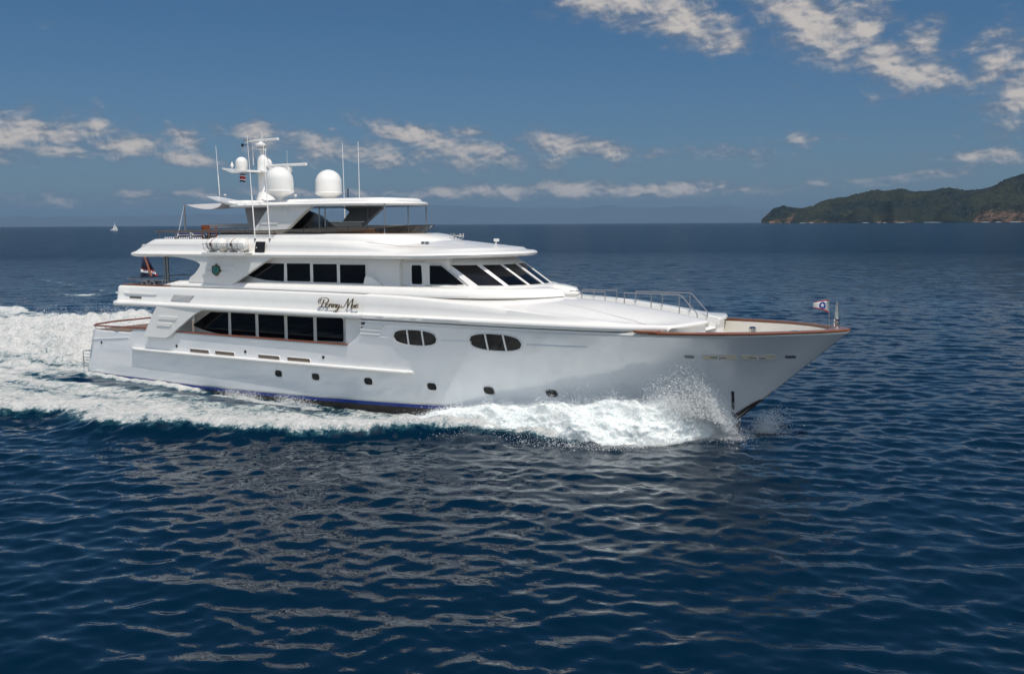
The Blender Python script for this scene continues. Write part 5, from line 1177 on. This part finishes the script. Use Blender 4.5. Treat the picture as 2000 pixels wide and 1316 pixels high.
# ================================================================== COAST, FAR BOATS
HM = bpy.data.materials.new('wooded_hill'); HM.use_nodes = True; t = NT(HM.node_tree); p = HM.node_tree.nodes['Principled BSDF']; p.inputs['Roughness'].default_value = .9; p.inputs['Specular IOR Level'].default_value = .1
co_ = t.n('ShaderNodeTexCoord'); n1 = t.n('ShaderNodeTexNoise', i_Vector=co_.outputs['Object'], i_Scale=.028, i_Detail=8.0, i_Roughness=0.8); n2 = t.n('ShaderNodeTexNoise', i_Vector=co_.outputs['Object'], i_Scale=.0035, i_Detail=5.0)
sp_ = t.n('ShaderNodeSeparateXYZ', i_0=co_.outputs['Object']); ro = t.n('ShaderNodeAttribute', attribute_name='rock')
f1 = t.n('ShaderNodeMapRange', i_0=n1.outputs[0], i_1=.40, i_2=.62); g = t.mix(f1.outputs[0], (0.003, 0.008, 0.010, 1), (0.022, 0.030, 0.024, 1))  # wood colours darkened and blued, haze partly put into the colour
f2 = t.n('ShaderNodeMapRange', i_0=n2.outputs[0], i_1=.4, i_2=.65); g = t.mix(f2.outputs[0], g, (0.030, 0.034, 0.018, 1))
rk = t.n('ShaderNodeMapRange', i_0=t.m('ADD', ro.outputs['Fac'], t.m('MULTIPLY', t.m('SUBTRACT', n1.outputs[0], .5), 4.0)), i_1=.5, i_2=.95)
t.l(t.mix(rk.outputs[0], g, t.mix(n1.outputs[0], (0.05, 0.032, 0.024, 1), (0.20, 0.125, 0.09, 1))), p.inputs['Base Color'])
def headland(name, prof_px, dist, depth, rocks, base_py=None, nseg=1700, nrow=110, rough=1.0, seed=0, m=HM):
    px = np.linspace(prof_px[0][0], prof_px[-1][0], nseg); top = pch([q[0] for q in prof_px], [q[1] for q in prof_px])(px)
    V = []; rk = []
    for i in range(nseg):
        d = FW + RT * (px[i] - 1000) / FPX + UP * (658 - 433) / FPX; az = math.atan2(d[1], d[0])
        dt = FW + RT * (px[i] - 1000) / FPX + UP * (658 - top[i]) / FPX; e = math.atan2(dt[2], math.hypot(dt[0], dt[1]))
        fj = (float(fbm(np.array([i / nseg * 7.0]), np.array([seed + .5]), oct=2, seed=seed)[0]) - .5) * min(1, depth / 1500)
        D0 = dist * (1 + .10 * fj); Dr = D0 + depth * (.5 + .3 * fj); H = max(Dr * math.tan(e) + CAM[2], 1.0)
        for j in range(nrow):
            t_ = j / (nrow - 1) * 1.5; D = D0 + (Dr - D0) * t_; xw = CAM[0] + D * math.cos(az); yw = CAM[1] + D * math.sin(az)
            if t_ <= 1: s_ = 1 - (1 - t_) ** 1.7; s_ = max(s_, min(t_ * 6, .18)); 
            else: s_ = 1 - ((t_ - 1) / .5) ** 1.5
            V.append((xw, yw, H * s_)); r_ = 0
            for a, b, hgt in rocks:
                if a < px[i] < b: r_ = max(r_, .78 * float(1 - sm(H * s_, hgt * .4, hgt)) * float(sm(px[i], a, a + 16) * (1 - sm(px[i], b - 16, b))))
            rk.append(r_)
    V = np.array(V); s = 1 / 260.0; n = fbm(V[:, 0] * s, V[:, 1] * s, oct=6, seed=seed + 3, rough=.6) - .5; ridg = 1 - np.abs(fbm(V[:, 0] / 520, V[:, 1] / 520, oct=4, seed=seed + 9) - .5) * 4
    tr = fbm(V[:, 0] / 45, V[:, 1] / 45, oct=3, seed=seed + 13) - .5
    jj = np.tile(np.arange(nrow) / (nrow - 1) * 1.5, nseg); fade = np.clip(V[:, 2] / 25, 0, 1)
    V[:, 2] -= (60 if dist > 20000 else 0); V[:, 2] += fade * rough * ((n * 120 + ridg * 22 - 10) * np.where(jj < 1, 1 - jj ** 4 * .85, .3) + tr * 26 + rng.uniform(-7, 7, len(V))) - 3.0 * (jj > 1.45) - 1.0
    i = np.arange(nseg - 1)[:, None] * nrow; j = np.arange(nrow - 1)[None, :]; F = np.stack([i + j, i + nrow + j, i + nrow + j + 1, i + j + 1], -1).reshape(-1, 4)
    o = npmesh(name, V, F, m, False); at3 = o.data.attributes.new('rock', 'FLOAT', 'POINT'); at3.data.foreach_set('value', np.array(rk, np.float32)); o['kind'] = 'structure'; return o
headland('coast_hills', [(1487, 432), (1497, 424), (1512, 412.5), (1530, 408.5), (1552, 410), (1582, 406), (1600, 397), (1628, 389), (1652, 385), (1682, 376), (1706, 371), (1728, 374), (1745, 377), (1765, 372), (1785, 376), (1812, 375), (1852, 370.5), (1885, 374), (1925, 370), (1955, 358), (1985, 346), (2010, 341), (2060, 330), (2200, 322), (2400, 345), (2800, 335), (3400, 360), (4300, 345), (5600, 395), (6600, 433)], 7600, 1500,
         [(1490, 1560, 32), (1535, 1560, 60), (1660, 1720, 26), (1815, 1875, 70), (1720, 1800, 30), (1560, 1660, 18)], seed=2)
headland('near_headland', [(1900, 431.5), (1908, 420), (1918, 405), (1935, 397), (1952, 397), (1965, 402), (1985, 401), (2005, 398), (2060, 392), (2200, 385)], 6600, 500, [(1890, 2230, 110)], seed=7, nseg=220, rough=.4)
headland('dark_ridge', [(1640, 431.5), (1665, 415), (1685, 404), (1712, 396), (1735, 393), (1760, 399), (1785, 404), (1820, 411), (1855, 418), (1900, 431)], 7200, 420, [(1700, 1790, 28)], seed=12, nseg=160, rough=.25)
_r = random.Random(3); fr_ = [(p, lerp(float(np.interp(p, [-900, 0, 420, 700, 860, 1000, 1420, 1520, 1900], [428, 423, 415, 408, 399, 402, 400, 408, 424])), 434, .0) + _r.uniform(-3.2, 3.2)) for p in range(-900, 1900, 38)]
FH = mat('haze_toned_far_slopes', (0.060, 0.078, 0.098), .95, noise=(.0004, .2, (1, 1, 1)))  # bluish haze tone put into the slope colour itself
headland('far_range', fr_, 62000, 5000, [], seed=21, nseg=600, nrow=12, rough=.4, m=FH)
# surf line under the cliffs
m = MB()
for a, b in ((1555, 1568), (1575, 1583), (1676, 1690), (1705, 1712), (1716, 1724), (1742, 1760), (1795, 1830), (1905, 1922), (1932, 1945), (1960, 1984)):
    p0, p1 = U(a, 434.6, x=None, y=None, z=0) if False else None, None
    for k in range(2):
        az = []
        for q in (a, b):
            d = FW + RT * (q - 1000) / FPX; az.append(math.atan2(d[1], d[0]))
    D = 6560 if a > 1890 else 7100 if 1650 < a < 1900 else 7350
    m.tube([(CAM[0] + D * math.cos(v), CAM[1] + D * math.sin(v), 1.0) for v in (az[0], lerp(az[0], az[1], .5), az[1])], [.6, 1.7, .6], 6)
sf = m.build('surf', FM); tag(sf, 'thin white line of surf breaking along the foot of the wooded cliffs', 'surf', kind='stuff')
# distant sailing boat and motor boat
def far_at(px, D): d = FW + RT * (px - 1000) / FPX; az = math.atan2(d[1], d[0]); return (CAM[0] + D * math.cos(az), CAM[1] + D * math.sin(az), 0)
sb = empty('sailing_boat', far_at(233.5, 1750)); sb.rotation_euler = (0, 0, math.radians(35)); tag(sb, 'tiny white sailing boat with a mast far off near the horizon', 'sailing boat')
def hullshape(L, B, H, name, mt, par, z0=-.3):
    rows = []
    for t_ in np.linspace(0, 1, 12):
        b_ = B / 2 * (1 - t_ ** 3) ** .8 * (.82 + .18 * math.sin(t_ * 3)); x_ = (t_ - .5) * L; zs = H * (1 + .25 * t_ * t_)
        rows.append([(x_, -b_, zs), (x_ - .0, -b_ * .92, zs * .5), (x_ - .3 * t_, -b_ * .6, z0), (x_ - .3 * t_, b_ * .6, z0), (x_, b_ * .92, zs * .5), (x_, b_, zs)])
    m = MB().grid(rows, cv=True); m.f.append((0, 1, 2, 3, 4, 5)); return fixn(m.build(name, mt, par))
hullshape(11.5, 3.4, 1.7, 'hull', GEL, sb); MB().box((-.6, 0, 2.0), (4.6, 2.0, .9)).build('cabin', GEL, sb, bevel=.15)
MB().tube([(.4, 0, 1.5), (.4, 0, 13.2)], [.16, .1]).build('mast', GEL, sb); MB().tube([(.4, 0, 3.0), (-4.4, 0, 2.9)], .22).build('furled_mainsail', WHITEC, sb)
MB().tube([(5.6, 0, 2.2), (.6, 0, 12.6)], [.16, .08]).build('furled_jib', WHITEC, sb)
MB().add([(5.4, 0, 2.3), (1.4, 0, 3.0), (.6, .2, 9.5), (.65, 0, 10.5)], [(0, 1, 2, 3)]).build('jib', WHITEC, sb); MB().add([(.3, 0, 3.2), (-1.9, .15, 3.2), (.3, 0, 9.8)], [(0, 1, 2)]).build('mainsail', WHITEC, sb)
mbt = empty('motor_boat', far_at(378.5, 900)); mbt.rotation_euler = (0, 0, math.radians(30)); tag(mbt, 'small white motor boat far off, seen just above the flybridge rail', 'motor boat')
hullshape(9.0, 2.8, 1.1, 'hull', GEL, mbt); m = MB().prism(rnd([(-2.4, 1.1), (2.0, 1.1), (.9, 2.2), (-2.0, 2.2)], .1), -1.0, 1.0); fixn(m.build('cabin', GEL, mbt, bevel=.1)); MB().prism([(-1.6, 1.5), (1.2, 1.5), (.7, 2.0), (-1.6, 2.0)], -1.03, 1.03).build('window', GLASS, mbt); MB().tube([(-.6, 0, 2.2), (-.7, 0, 3.4)], .05, 6).build('aerial', GEL, mbt)
# ================================================================== AIR
hm = bpy.data.materials.new('haze'); hm.use_nodes = True; t = NT(hm.node_tree); hm.node_tree.nodes.clear()
pv = t.n('ShaderNodeVolumePrincipled', i_Color=(0.24, 0.39, 0.58, 1), i_Density=HAZE, i_Anisotropy=0.0); o_ = t.n('ShaderNodeOutputMaterial'); t.l(pv.outputs[0], o_.inputs['Volume'])
if HAZE > 0:
    hz_o = MB().box((0, 0, 648), (500000, 500000, 1304)).build('haze', hm, None, 0); hz_o['kind'] = 'stuff'
    hz_o['label'] = 'pale blue sea haze that fades the distant coast'; hz_o['category'] = 'haze'
